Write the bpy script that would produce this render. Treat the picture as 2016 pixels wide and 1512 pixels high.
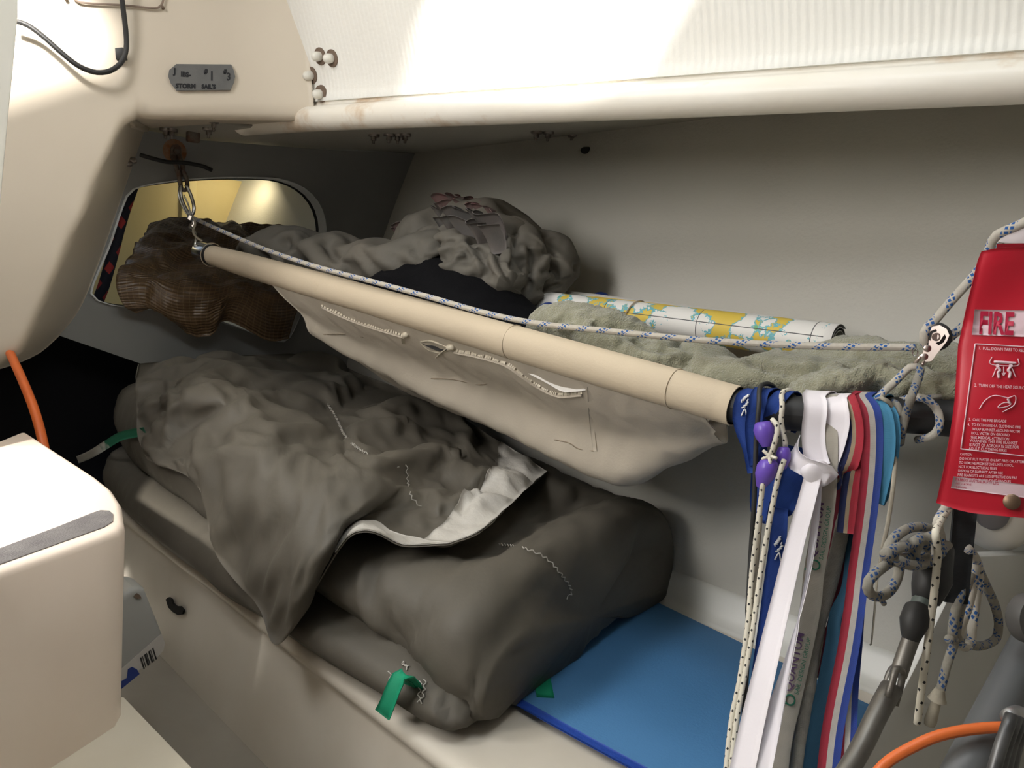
import bpy, bmesh, math, random
import numpy as np
from mathutils import Vector, Matrix, noise
from mathutils.geometry import delaunay_2d_cdt

for o in list(bpy.data.objects):
    bpy.data.objects.remove(o, do_unlink=True)
random.seed(7); np.random.seed(7)
SC = bpy.context.scene
COL = SC.collection

# ------------------------------------------------------------------ camera
# world axes: X along the boat (towards the viewer's right), Y outboard to the hull side, Z up;
# the eye is the origin, heights are relative to it.
FPX = 1600.0
def _n(v): v = np.array(v, float); return v / np.linalg.norm(v)
_far = _n((-1508, 316, -1600)); _up = np.array((1000, 14700, 1600.0))
_xw = -_far; _up = _n(_up - _xw * np.dot(_up, _xw)); _yw = np.cross(_up, _xw)
BASIS = np.array([_xw, _yw, _up])              # world <- camera
cam_d = bpy.data.cameras.new('camera'); cam = bpy.data.objects.new('camera', cam_d); COL.objects.link(cam)
cam_d.sensor_width = 36.0; cam_d.lens = 36.0 * FPX / 2016.0; cam_d.clip_start = 0.02
M = Matrix(BASIS.tolist()).to_4x4(); cam.matrix_world = M
SC.camera = cam

# ------------------------------------------------------------------ world, light, exposure
SC.view_settings.view_transform = 'Standard'; SC.view_settings.look = 'None'
SC.view_settings.gamma = 1.0; SC.view_settings.use_curve_mapping = False
SC.view_settings.exposure = 0.38
wd = bpy.data.worlds.new('sky'); SC.world = wd; wd.use_nodes = True
_bg = wd.node_tree.nodes['Background']
_bg.inputs['Color'].default_value = (0.72, 0.84, 1.0, 1); _bg.inputs['Strength'].default_value = 0.6

def area(name, loc, target, sx, sy, power, color, spread=180):
    l = bpy.data.lights.new(name, 'AREA'); l.shape = 'RECTANGLE'; l.size = sx; l.size_y = sy
    l.energy = power; l.color = color; l.spread = math.radians(spread)
    o = bpy.data.objects.new(name, l); COL.objects.link(o); o.location = loc
    d = Vector(target) - Vector(loc); o.rotation_euler = d.to_track_quat('-Z', 'Y').to_euler()
    return o
# sunlight through the roof hatches and an added opening; skylight in the companionway and in the open hatch; the long
# cabin window across the boat; the locker lid behind the bulkhead
sun_d = bpy.data.lights.new('sun', 'SUN'); sun_d.energy = 26.0; sun_d.angle = 0.115; sun_d.color = (1.0, 0.95, 0.88)
sun = bpy.data.objects.new('sun', sun_d); COL.objects.link(sun); sun.rotation_euler = Vector((-0.57, 0.62, -0.53)).to_track_quat('-Z', 'Y').to_euler()
area('companionway_daylight', (-1.31, -0.36, 0.93), (-1.25, -0.1, 0.0), 0.36, 0.46, 8.0, (1.0, 0.98, 0.97))
area('hatch_daylight', (-0.42, 0.32, 0.93), (-0.5, 0.5, 0.0), 0.45, 0.42, 3.5, (0.92, 0.97, 1.0))
area('companionway_door_daylight', (-0.93, -0.74, 0.42), (-0.75, 0.9, -0.15), 0.40, 0.60, 10.0, (1.0, 0.965, 0.92))
area('cabin_window_daylight', (-0.25, -1.47, 0.42), (-0.45, 1.0, -0.1), 1.5, 0.36, 0.8, (1.0, 0.97, 0.93))
area('locker_daylight', (-2.74, 1.25, 0.312), (-2.93, 1.27, 0.0), 0.09, 0.10, 0.42, (1.0, 0.86, 0.55))
# ------------------------------------------------------------------ helpers
def ray(px, py):
    return BASIS @ np.array(((px - 1008) / FPX, -(py - 756) / FPX, -1.0))
def PX(px, py, x): r = ray(px, py); return r * (x / r[0])
def PY(px, py, y): r = ray(px, py); return r * (y / r[1])
def PZ(px, py, z): r = ray(px, py); return r * (z / r[2])
def PD(px, py, d): return ray(px, py) * d
def PP(px, py, p0, n): r = ray(px, py); n = np.array(n, float); return r * (np.dot(n, p0) / np.dot(n, r))
def to_px(p):
    c = BASIS.T @ np.array(p, float); return (1008 + FPX * c[0] / -c[2], 756 - FPX * c[1] / -c[2])
def V(p): return np.array(p, float)

def tag(o, label=None, cat=None, group=None, kind=None):
    if label: o['label'] = label
    if cat: o['category'] = cat
    if group: o['group'] = group
    if kind: o['kind'] = kind
    return o
def empty(name, loc, label=None, cat=None, group=None, kind=None):
    o = bpy.data.objects.new(name, None); COL.objects.link(o); o.location = Vector(loc)
    o.empty_display_size = 0.02
    return tag(o, label, cat, group, kind)
def link(name, me, mat=None, parent=None):
    o = bpy.data.objects.new(name, me); COL.objects.link(o)
    if mat is not None and len(me.materials) == 0: me.materials.append(mat)
    if parent is not None:
        o.parent = parent
        if parent.type == 'EMPTY': o.matrix_parent_inverse = Matrix.Translation(-parent.location)
    return o
def mesh(name, verts, faces, mat=None, parent=None, smooth=True, uv=None):
    me = bpy.data.meshes.new(name)
    me.from_pydata([tuple(map(float, v)) for v in verts], [], [tuple(int(i) for i in f) for f in faces])
    if smooth: me.polygons.foreach_set('use_smooth', [True] * len(me.polygons))
    if uv is not None:
        l = me.uv_layers.new(name='UVMap'); idx = np.zeros(len(me.loops), int); me.loops.foreach_get('vertex_index', idx)
        l.data.foreach_set('uv', np.asarray(uv, float)[idx].ravel())
    me.update()
    return link(name, me, mat, parent)
def from_bm(name, bm, mat=None, parent=None, smooth=True, angle=40):
    bmesh.ops.recalc_face_normals(bm, faces=bm.faces)
    me = bpy.data.meshes.new(name); bm.to_mesh(me); bm.free()
    if smooth:
        me.polygons.foreach_set('use_smooth', [True] * len(me.polygons))
        try: me.set_sharp_from_angle(angle=math.radians(angle))
        except Exception: pass
    return link(name, me, mat, parent)

def crom(P, n, closed=False):
    """Catmull-Rom through rows of P (k, ...) sampled at n points, even in chord length"""
    P = np.asarray(P, float); k = len(P)
    if k == 2 and not closed:
        t = np.linspace(0, 1, n).reshape((-1,) + (1,) * (P.ndim - 1)); return P[0] * (1 - t) + P[1] * t
    if closed: Q = np.concatenate([P[-1:], P, P[:2]]); segs = k
    else: Q = np.concatenate([2 * P[:1] - P[1:2], P, 2 * P[-1:] - P[-2:-1]]); segs = k - 1
    d = [np.linalg.norm((Q[i + 2] - Q[i + 1]).ravel()) + 1e-9 for i in range(segs)]
    cum = np.concatenate([[0], np.cumsum(d)]); s = np.linspace(0, cum[-1], n, endpoint=not closed)
    out = []
    for v in s:
        i = min(max(np.searchsorted(cum, v, 'right') - 1, 0), segs - 1); t = (v - cum[i]) / d[i]
        p0, p1, p2, p3 = Q[i], Q[i + 1], Q[i + 2], Q[i + 3]
        out.append(0.5 * ((2 * p1) + (-p0 + p2) * t + (2 * p0 - 5 * p1 + 4 * p2 - p3) * t * t + (-p0 + 3 * p1 - 3 * p2 + p3) * t ** 3))
    return np.array(out)
def csurf(rows, nu, nv, closed_u=False):
    """rows: list of lists of points -> (nu, nv, 3) smooth grid"""
    a = np.array([crom(np.array(r), nv) for r in rows]); return crom(a, nu, closed_u)
def normals(P):
    du = np.gradient(P, axis=0); dv = np.gradient(P, axis=1); n = np.cross(du, dv)
    return n / (np.linalg.norm(n, axis=2, keepdims=True) + 1e-12)
def arclen(P):
    d = np.linalg.norm(np.diff(P, axis=0), axis=1); return np.concatenate([[0], np.cumsum(d)])

def sheet(name, P, mat, parent=None, th=0.002, closed_u=False, uvs=None, flip=False):
    """solid cloth from a grid (nu, nv, 3): front skin, back skin at th, stitched rim"""
    nu, nv = P.shape[:2]
    if closed_u:
        Q = np.concatenate([P[-1:], P, P[:1]]); N = normals(Q)[1:-1]
    else: N = normals(P)
    if flip: N = -N
    A = P.reshape(-1, 3); B = (P - N * th).reshape(-1, 3)
    f = []; m = nu * nv
    iu = nu if closed_u else nu - 1
    for i in range(iu):
        a = i * nv; b = ((i + 1) % nu) * nv
        for j in range(nv - 1):
            q = (a + j, b + j, b + j + 1, a + j + 1)
            if flip: q = q[::-1]
            f.append(q); f.append(tuple(m + k for k in q[::-1]))
    def rim(seq):
        for k in range(len(seq) - 1):
            q = (seq[k], seq[k + 1], m + seq[k + 1], m + seq[k]); f.append(q if not flip else q[::-1])
    r1 = [i * nv for i in range(nu)] + ([0] if closed_u else []); r2 = [i * nv + nv - 1 for i in range(nu)] + ([nv - 1] if closed_u else [])
    rim(r1); rim(r2[::-1])
    if not closed_u: rim([nv - 1 - j for j in range(nv)]); rim([(nu - 1) * nv + j for j in range(nv)])
    if uvs is None:
        lu = np.linalg.norm(np.diff(P[:, nv // 2], axis=0), axis=1).sum(); lv = np.linalg.norm(np.diff(P[nu // 2], axis=0), axis=1).sum()
        g = np.stack(np.meshgrid(np.linspace(0, lu, nu), np.linspace(0, lv, nv), indexing='ij'), -1)
    else: g = uvs
    g = g.reshape(-1, 2); uv = np.concatenate([g, g])
    return mesh(name, np.concatenate([A, B]), f, mat, parent, True, uv)
def lump(name, P, mat, parent=None):
    """closed body: grid closed in u (round), rows of v ending in caps collapsed to their centres"""
    nu, nv = P.shape[:2]
    vs = list(P.reshape(-1, 3)); f = []
    for i in range(nu):
        a = i * nv; b = ((i + 1) % nu) * nv
        for j in range(nv - 1): f.append((a + j, b + j, b + j + 1, a + j + 1))
    c0 = len(vs); vs.append(P[:, 0].mean(0)); c1 = len(vs); vs.append(P[:, -1].mean(0))
    for i in range(nu):
        k = (i + 1) % nu
        f.append((i * nv, c0, k * nv)); f.append((i * nv + nv - 1, k * nv + nv - 1, c1))
    return mesh(name, vs, [q[::-1] for q in f], mat, parent)

def buckle(P, su=1.1, sv=1.1, iters=200, bend=0.25, keep=0.02, pin=0.0, jit=0.002, grav=0.0, seed=1, shear=0.5, wrap_u=False):
    """wrinkle a smooth grid the way cloth does: give it more length than room and let it buckle"""
    rs = np.random.RandomState(seed); B = P.copy(); X = P.copy()
    N = normals(P); sm = rs.randn(*P.shape[:2])
    for _ in range(2):
        sm = (sm + np.roll(sm, 1, 0) + np.roll(sm, -1, 0) + np.roll(sm, 1, 1) + np.roll(sm, -1, 1)) / 3.2
    X += N * sm[..., None] * jit
    L = lambda a, b: np.linalg.norm(B[b] - B[a], axis=-1)
    S = slice
    cons = []
    nu, nv = P.shape[:2]
    def add(a, b, sc, k): cons.append((a, b, L(a, b) * sc, k))
    for st in (0, 1):
        for o in (0, 1):
            if st == 0:
                n = (nu - o) // 2
                add((S(o, o + 2 * n - 1, 2), S(None)), (S(o + 1, o + 2 * n, 2), S(None)), su, 1.0)
            else:
                n = (nv - o) // 2
                add((S(None), S(o, o + 2 * n - 1, 2)), (S(None), S(o + 1, o + 2 * n, 2)), sv, 1.0)
    sd = (su + sv) / 2
    for o in (0, 1):
        n = (nu - o) // 2
        add((S(o, o + 2 * n - 1, 2), S(0, nv - 1)), (S(o + 1, o + 2 * n, 2), S(1, nv)), sd, shear)
        add((S(o, o + 2 * n - 1, 2), S(1, nv)), (S(o + 1, o + 2 * n, 2), S(0, nv - 1)), sd, shear)
    for o in range(4):
        n = (nu - 2 - o + 3) // 4
        if n > 0: add((S(o, o + 4 * (n - 1) + 1, 4), S(None)), (S(o + 2, o + 2 + 4 * (n - 1) + 1, 4), S(None)), su, bend)
        n = (nv - 2 - o + 3) // 4
        if n > 0: add((S(None), S(o, o + 4 * (n - 1) + 1, 4)), (S(None), S(o + 2, o + 2 + 4 * (n - 1) + 1, 4)), sv, bend)
    edge = np.zeros(P.shape[:2] + (1,)); edge[0] = edge[-1] = 1; edge[:, 0] = edge[:, -1] = 1
    K = keep + edge * pin
    for it in range(iters):
        for a, b, l, k in cons:
            d = X[b] - X[a]; ln = np.linalg.norm(d, axis=-1)
            c = (0.5 * k * (ln - l) / (ln + 1e-9))[..., None] * d
            X[a] += c; X[b] -= c
        X += (B - X) * K
        if grav: X[..., 2] -= grav
    return X
def wrinkle(P, f=3, su=1.1, sv=1.1, iters=160, bend=0.5, keep=0.006, pin=0.0, jit=0.012, seed=1, fine=0.0):
    """broad folds: buckle a coarse copy, bring it back to full detail, then add finer creases"""
    nu, nv = P.shape[:2]; cu, cv = max(8, nu // f), max(8, nv // f)
    iu = np.round(np.linspace(0, nu - 1, cu)).astype(int); iv = np.round(np.linspace(0, nv - 1, cv)).astype(int)
    C = P[iu][:, iv]; X = buckle(C, su, sv, iters, bend, keep, pin, jit, seed=seed)
    D = X - C
    def up(A, idx, n):
        t = np.interp(np.arange(n), idx, np.arange(len(idx))); i = np.clip(t.astype(int), 0, len(idx) - 2); w = (t - i).reshape((-1,) + (1,) * (A.ndim - 1))
        Q = np.concatenate([2 * A[:1] - A[1:2], A, 2 * A[-1:] - A[-2:-1]]); p0, p1, p2, p3 = Q[i], Q[i + 1], Q[i + 2], Q[i + 3]
        return 0.5 * (2 * p1 + (p2 - p0) * w + (2 * p0 - 5 * p1 + 4 * p2 - p3) * w * w + (3 * p1 - p0 - 3 * p2 + p3) * w ** 3)
    D = up(D, iu, nu); D = np.swapaxes(up(np.swapaxes(D, 0, 1), iv, nv), 0, 1)
    X = P + D
    if fine: X = buckle(X, 1 + fine, 1 + fine, 50, 0.45, 0.02, pin, 0.0015, seed=seed + 1)
    return X
def sculpt(P, folds, wrap=False):
    """press creases into a grid: folds = [(pixels, depth, width in pixels, side ridge)]; only skin that faces the eye"""
    Q = np.concatenate([P[-1:], P, P[:1]]) if wrap else P
    N = normals(Q); N = N[1:-1] if wrap else N
    sg = np.sign((N * (P - P.reshape(-1, 3).mean(0))).sum(-1).mean()) if wrap else 1.0
    N = N * sg
    if not wrap: N = N * np.where((N * P).sum(-1, keepdims=True) > 0, -1, 1)
    c = P @ BASIS; u = 1008 + FPX * c[..., 0] / -c[..., 2]; v = 756 - FPX * c[..., 1] / -c[..., 2]
    face = np.clip(-(N * P).sum(-1) / np.linalg.norm(P, axis=-1) * 4 + 0.5, 0, 1)
    D = np.zeros(P.shape[:2])
    for pl, dep, w, rid in folds:
        C = crom(np.array(pl, float), 40); T = np.gradient(C, axis=0); T /= np.linalg.norm(T, axis=1, keepdims=True)
        d2 = (u[..., None] - C[:, 0]) ** 2 + (v[..., None] - C[:, 1]) ** 2; k = d2.argmin(-1); dist = np.sqrt(d2.min(-1))
        side = np.sign((u - C[k, 0]) * -T[k, 1] + (v - C[k, 1]) * T[k, 0])
        t = k / 39.0; env = np.clip(np.minimum(t, 1 - t) * 6 + 0.15, 0, 1)
        D -= dep * env * np.exp(-(dist / w) ** 2)
        D += rid * dep * env * np.exp(-((dist * side - 1.9 * w) / (1.4 * w)) ** 2)
    return P + N * (D * face)[..., None]
def smooth_grid(X, n=1, w=0.5):
    for _ in range(n):
        Y = X.copy()
        Y[1:-1] += w * ((X[:-2] + X[2:]) / 2 - X[1:-1]); Z = Y.copy()
        Z[:, 1:-1] += w * ((Y[:, :-2] + Y[:, 2:]) / 2 - Y[:, 1:-1]); X = Z
    return X

def tube(name, pts, r, mat, parent=None, n=10, step=None, closed=False, smooth=True, samples=None):
    pts = np.asarray(pts, float)
    tot = np.linalg.norm(np.diff(pts, axis=0), axis=1).sum()
    if samples is None:
        rr = r if np.isscalar(r) else max(r)
        samples = int(min(400, max(6, tot / (step or max(rr * 1.6, 0.004)))))
    C = crom(pts, samples, closed)
    R = np.full(len(C), r, float) if np.isscalar(r) else crom(np.array(r, float).reshape(-1, 1), samples)[:, 0]
    T = np.gradient(C, axis=0)
    if closed: T = np.roll(C, -1, 0) - np.roll(C, 1, 0)
    T /= np.linalg.norm(T, axis=1, keepdims=True) + 1e-12
    u = np.cross(T[0], (0, 0, 1.0));
    if np.linalg.norm(u) < 0.1: u = np.cross(T[0], (1.0, 0, 0))
    u /= np.linalg.norm(u); vs = []; uv = []; s = arclen(C)
    for i in range(len(C)):
        u = u - T[i] * np.dot(u, T[i]); u /= np.linalg.norm(u); w = np.cross(T[i], u)
        for k in range(n + 1):
            a = 2 * math.pi * k / n
            vs.append(C[i] + R[i] * (math.cos(a) * u + math.sin(a) * w)); uv.append((s[i], k / n))
    f = []; m = n + 1; cnt = len(C)
    for i in range(cnt if closed else cnt - 1):
        a = i * m; b = ((i + 1) % cnt) * m
        for k in range(n): f.append((a + k, a + k + 1, b + k + 1, b + k))
    if not closed:
        for i, rev in ((0, False), (cnt - 1, True)):
            c = len(vs); vs.append(C[i] + T[i] * (R[i] * 0.3 * (1 if rev else -1))); uv.append((s[i], 0.5))
            for k in range(n):
                q = (i * m + k + 1, i * m + k, c); f.append(q if not rev else q[::-1])
    return mesh(name, vs, f, mat, parent, smooth, uv)

def ribbon(name, pts, width, mat, parent=None, side=(1, 0, 0), th=0.0012, samples=None, twist=None, wscale=None):
    """flat webbing: centre line pts, its width laid along side (a vector or one per point)"""
    pts = np.asarray(pts, float); tot = np.linalg.norm(np.diff(pts, axis=0), axis=1).sum()
    samples = samples or int(min(160, max(8, tot / 0.008)))
    C = crom(pts, samples); sd = np.asarray(side, float)
    if sd.ndim == 1: sd = np.repeat(sd[None], 2, 0)
    Sd = crom(sd, samples) if len(sd) > 2 else np.linspace(0, 1, samples)[:, None] * (sd[-1] - sd[0]) + sd[0]
    T = np.gradient(C, axis=0); T /= np.linalg.norm(T, axis=1, keepdims=True) + 1e-12
    Sd = Sd - T * (Sd * T).sum(1, keepdims=True); Sd /= np.linalg.norm(Sd, axis=1, keepdims=True) + 1e-9
    if twist is not None:
        tw = crom(np.array(twist, float).reshape(-1, 1), samples)
        Nn = np.cross(T, Sd); Sd = Sd * np.cos(tw) + Nn * np.sin(tw)
    W = np.full(samples, width) if wscale is None else width * crom(np.array(wscale, float).reshape(-1, 1), samples)[:, 0]
    k = 5; P = np.stack([C + Sd * (W * (t - 0.5))[:, None] for t in np.linspace(0, 1, k)], 1)
    s = arclen(C); g = np.stack(np.meshgrid(s, np.linspace(0, 1, k), indexing='ij'), -1)
    o = sheet(name, P, mat, parent, th, uvs=g); o_frames = (C, Sd, np.cross(T, Sd), s)
    return o, o_frames

def box(name, lo, hi, mat, parent=None, bev=0.0, seg=3, rot=None, piv=None):
    bm = bmesh.new(); bmesh.ops.create_cube(bm, size=1.0)
    lo = Vector(lo); hi = Vector(hi); c = (lo + hi) / 2; d = hi - lo
    for v in bm.verts: v.co = Vector((v.co.x * d.x, v.co.y * d.y, v.co.z * d.z)) + c
    if bev: bmesh.ops.bevel(bm, geom=bm.edges[:], offset=bev, segments=seg, profile=0.5, affect='EDGES')
    if rot is not None:
        bmesh.ops.rotate(bm, cent=Vector(piv) if piv is not None else c, matrix=rot, verts=bm.verts)
    return from_bm(name, bm, mat, parent)
def slab(name, outline, mat, parent=None, depth=(0, 0, -0.02), holes=(), bev=0.0, seg=2, smooth=True):
    """planar outline (3-D points) extruded by the vector depth, with holes"""
    outline = [V(p) for p in outline]; o0 = outline[0]
    nrm = np.zeros(3)
    for i in range(len(outline)): nrm += np.cross(outline[i] - o0, outline[(i + 1) % len(outline)] - o0)
    nrm /= np.linalg.norm(nrm); ax = outline[1] - o0; ax -= nrm * np.dot(ax, nrm); ax /= np.linalg.norm(ax); ay = np.cross(nrm, ax)
    loops = [outline] + [[V(p) for p in h] for h in holes]
    pts2, pts3, edges = [], [], []
    for L in loops:
        s = len(pts2)
        for p in L: pts2.append(Vector((np.dot(p - o0, ax), np.dot(p - o0, ay)))); pts3.append(p)
        edges += [(s + i, s + (i + 1) % len(L)) for i in range(len(L))]
    r = list(delaunay_2d_cdt(pts2, edges, [], 1, 1e-6))
    def inside(p, L):
        c = False
        for i in range(len(L)):
            a, b = L[i], L[i - 1]
            if (a.y > p.y) != (b.y > p.y) and p.x < (b.x - a.x) * (p.y - a.y) / (b.y - a.y) + a.x: c = not c
        return c
    hl = []; s = len(outline)
    for h in loops[1:]: hl.append(pts2[s:s + len(h)]); s += len(h)
    ctr = lambda fc: sum((r[0][i] for i in fc), Vector((0, 0))) / len(fc)
    r[2] = [fc for fc in r[2] if inside(ctr(fc), pts2[:len(outline)]) and not any(inside(ctr(fc), h) for h in hl)]
    bm = bmesh.new(); dv = Vector(depth)
    front = [bm.verts.new(Vector(o0 + ax * v.x + ay * v.y)) for v in r[0]]
    back = [bm.verts.new(v.co + dv) for v in front]
    for fc in r[2]:
        try: bm.faces.new([front[i] for i in fc]); bm.faces.new([back[i] for i in reversed(fc)])
        except ValueError: pass
    cnt = {}
    for fc in r[2]:
        for i in range(len(fc)):
            e = (fc[i], fc[(i + 1) % len(fc)]); cnt.setdefault(tuple(sorted(e)), []).append(e)
    for k, e in cnt.items():
        if len(e) == 1:
            a, b = e[0]; bm.faces.new([front[b], front[a], back[a], back[b]])
    if bev:
        bm.edges.ensure_lookup_table()
        bmesh.ops.recalc_face_normals(bm, faces=bm.faces)
        es = [e for e in bm.edges if len(e.link_faces) == 2 and e.calc_face_angle(0) > 0.6]
        bmesh.ops.bevel(bm, geom=es, offset=bev, segments=seg, profile=0.5, affect='EDGES')
    return from_bm(name, bm, mat, parent, smooth, 35)
def lathe(name, prof, origin, axis, mat, parent=None, n=20, angle=40):
    """prof: list of (distance along axis, radius)"""
    axis = _n(axis); u = np.cross(axis, (0, 0, 1.0))
    if np.linalg.norm(u) < 0.1: u = np.cross(axis, (1.0, 0, 0))
    u = _n(u); w = np.cross(axis, u); bm = bmesh.new(); rings = []
    for d, r in prof:
        c = V(origin) + axis * d
        rings.append([bm.verts.new(Vector(c + r * (math.cos(2 * math.pi * k / n) * u + math.sin(2 * math.pi * k / n) * w))) for k in range(n)] if r > 1e-6 else [bm.verts.new(Vector(c))])
    for a, b in zip(rings[:-1], rings[1:]):
        for k in range(n):
            q = [a[k % len(a)], a[(k + 1) % len(a)], b[(k + 1) % len(b)], b[k % len(b)]]
            s = []; [s.append(v) for v in q if v not in s]
            if len(s) > 2: bm.faces.new(s)
    for rg in (rings[0], rings[-1]):
        if len(rg) > 2: bm.faces.new(rg)
    return from_bm(name, bm, mat, parent, True, angle)
def text_on(name, s, size, mapf, mat, parent=None, shear=0.0, th=0.0004, spacing=1.0, align='LEFT', bold=0.0):
    """flat printed text; mapf(x, y) -> (point, normal) lays it on its surface"""
    cu = bpy.data.curves.new(name, 'FONT'); cu.body = s; cu.size = size; cu.shear = shear; cu.space_character = spacing; cu.align_x = align
    cu.resolution_u = 2; cu.offset = bold
    ob = bpy.data.objects.new(name + '_tmp', cu); COL.objects.link(ob)
    dg = bpy.context.evaluated_depsgraph_get(); ev = ob.evaluated_get(dg); me = ev.to_mesh()
    bm = bmesh.new(); bm.from_mesh(me); ev.to_mesh_clear(); bpy.data.objects.remove(ob); bpy.data.curves.remove(cu)
    bmesh.ops.triangulate(bm, faces=bm.faces)
    long_e = [e for e in bm.edges if e.calc_length() > size * 0.6]
    if long_e: bmesh.ops.subdivide_edges(bm, edges=long_e, cuts=2); bmesh.ops.triangulate(bm, faces=bm.faces)
    fl = []
    for v in bm.verts:
        p, n = mapf(v.co.x, v.co.y); v.co = Vector(V(p) + V(n) * th)
    me = bpy.data.meshes.new(name); bm.to_mesh(me); bm.free()
    return link(name, me, mat, parent)

# ------------------------------------------------------------------ materials
MATS = {}
def mat(name, c1, c2=None, rough=0.6, metal=0.0, nscale=6.0, bump=0.0, bscale=60.0, bdetail=4.0, spec=0.4, sheen=0.0, stain=None, wave=None, coat=0.0, coords='Object', extra=None, trans=0.0, sub=0.0, bdist=0.004, crease=None):
    if name in MATS: return MATS[name]
    m = bpy.data.materials.new(name); m.use_nodes = True; nt = m.node_tree; N = nt.nodes; Lk = nt.links
    b = N['Principled BSDF']; tc = N.new('ShaderNodeTexCoord'); co = tc.outputs[coords]
    def nz(scale, detail=4.0, rough_=0.55):
        t = N.new('ShaderNodeTexNoise'); t.inputs['Scale'].default_value = scale; t.inputs['Detail'].default_value = detail; t.inputs['Roughness'].default_value = rough_
        Lk.new(co, t.inputs['Vector']); return t.outputs['Fac']
    def ramp(fac, a, b_):
        r = N.new('ShaderNodeMapRange'); r.inputs['From Min'].default_value = a; r.inputs['From Max'].default_value = b_; Lk.new(fac, r.inputs['Value']); return r.outputs['Result']
    def mix(fac, a, b_):
        x = N.new('ShaderNodeMix'); x.data_type = 'RGBA'
        for s, v in ((x.inputs[0], fac), (x.inputs[6], a), (x.inputs[7], b_)):
            if hasattr(v, 'links') or hasattr(v, 'is_linked'): Lk.new(v, s)
            elif isinstance(v, (int, float)): s.default_value = v
            else: s.default_value = (v[0], v[1], v[2], 1)
        return x.outputs[2]
    c = (c1[0], c1[1], c1[2], 1)
    if c2 is not None: col = mix(ramp(nz(nscale), 0.35, 0.65), c1, c2)
    else:
        rg = N.new('ShaderNodeRGB'); rg.outputs[0].default_value = c; col = rg.outputs[0]
    for st in (stain or []):                                   # (colour, scale, lo, hi)
        col = mix(ramp(nz(st[1], 6.0, 0.65), st[2], st[3]), col, st[0])
    if extra: col = extra(nt, tc, col, mix, ramp, nz)
    Lk.new(col, b.inputs['Base Color'])
    b.inputs['Roughness'].default_value = rough; b.inputs['Metallic'].default_value = metal
    b.inputs['Specular IOR Level'].default_value = spec
    if sheen: b.inputs['Sheen Weight'].default_value = sheen; b.inputs['Sheen Roughness'].default_value = 0.5
    if coat: b.inputs['Coat Weight'].default_value = coat; b.inputs['Coat Roughness'].default_value = 0.15
    if trans: b.inputs['Transmission Weight'].default_value = trans
    if sub: b.inputs['Subsurface Weight'].default_value = sub; b.inputs['Subsurface Radius'].default_value = (0.01, 0.01, 0.008)
    h = None
    if bump: h = nz(bscale, bdetail)
    bc_ = None
    if crease:                                                  # (scale, strength, distance): sharp ridges as in crumpled cloth
        t = N.new('ShaderNodeTexNoise'); t.noise_type = 'RIDGED_MULTIFRACTAL'; t.inputs['Scale'].default_value = crease[0]; t.inputs['Detail'].default_value = 3.0
        t.inputs['Distortion'].default_value = 0.6; Lk.new(co, t.inputs['Vector'])
        bc_ = N.new('ShaderNodeBump'); bc_.inputs['Strength'].default_value = crease[1]; bc_.inputs['Distance'].default_value = crease[2]; Lk.new(t.outputs['Fac'], bc_.inputs['Height'])
    if wave:                                                    # (scale, axis, strength, coordinate)
        w = N.new('ShaderNodeTexWave'); w.wave_type = 'BANDS'; w.bands_direction = wave[1]; w.inputs['Scale'].default_value = wave[0]; w.inputs['Distortion'].default_value = 0.6
        Lk.new(tc.outputs[wave[3]] if len(wave) > 3 else co, w.inputs['Vector'])
        bw = N.new('ShaderNodeBump'); bw.inputs['Strength'].default_value = wave[2]; bw.inputs['Distance'].default_value = 0.002; Lk.new(w.outputs['Fac'], bw.inputs['Height'])
    if h is not None:
        bp = N.new('ShaderNodeBump'); bp.inputs['Strength'].default_value = bump; bp.inputs['Distance'].default_value = bdist; Lk.new(h, bp.inputs['Height'])
        if bc_ is not None: Lk.new(bc_.outputs['Normal'], bp.inputs['Normal'])
        if wave: Lk.new(bw.outputs['Normal'], bp.inputs['Normal'])
        Lk.new(bp.outputs['Normal'], b.inputs['Normal'])
    elif wave: Lk.new(bw.outputs['Normal'], b.inputs['Normal'])
    MATS[name] = m; return m
def stripes(bounds):
    """colours across a webbing: [(v_end, colour), ...] by the UV's v"""
    def f(nt, tc, col, mix, ramp, nz):
        sp = nt.nodes.new('ShaderNodeSeparateXYZ'); nt.links.new(tc.outputs['UV'], sp.inputs[0])
        out = bounds[-1][1]
        for v, c in reversed(bounds[:-1]):
            lt = nt.nodes.new('ShaderNodeMath'); lt.operation = 'LESS_THAN'; lt.inputs[1].default_value = v; nt.links.new(sp.outputs['Y'], lt.inputs[0])
            out = mix(lt.outputs[0], out, c)
        return mix(ramp(nz(90), 0.3, 0.7), out, mix(0.18, out, (0.05, 0.05, 0.05)))
    return f
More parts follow.
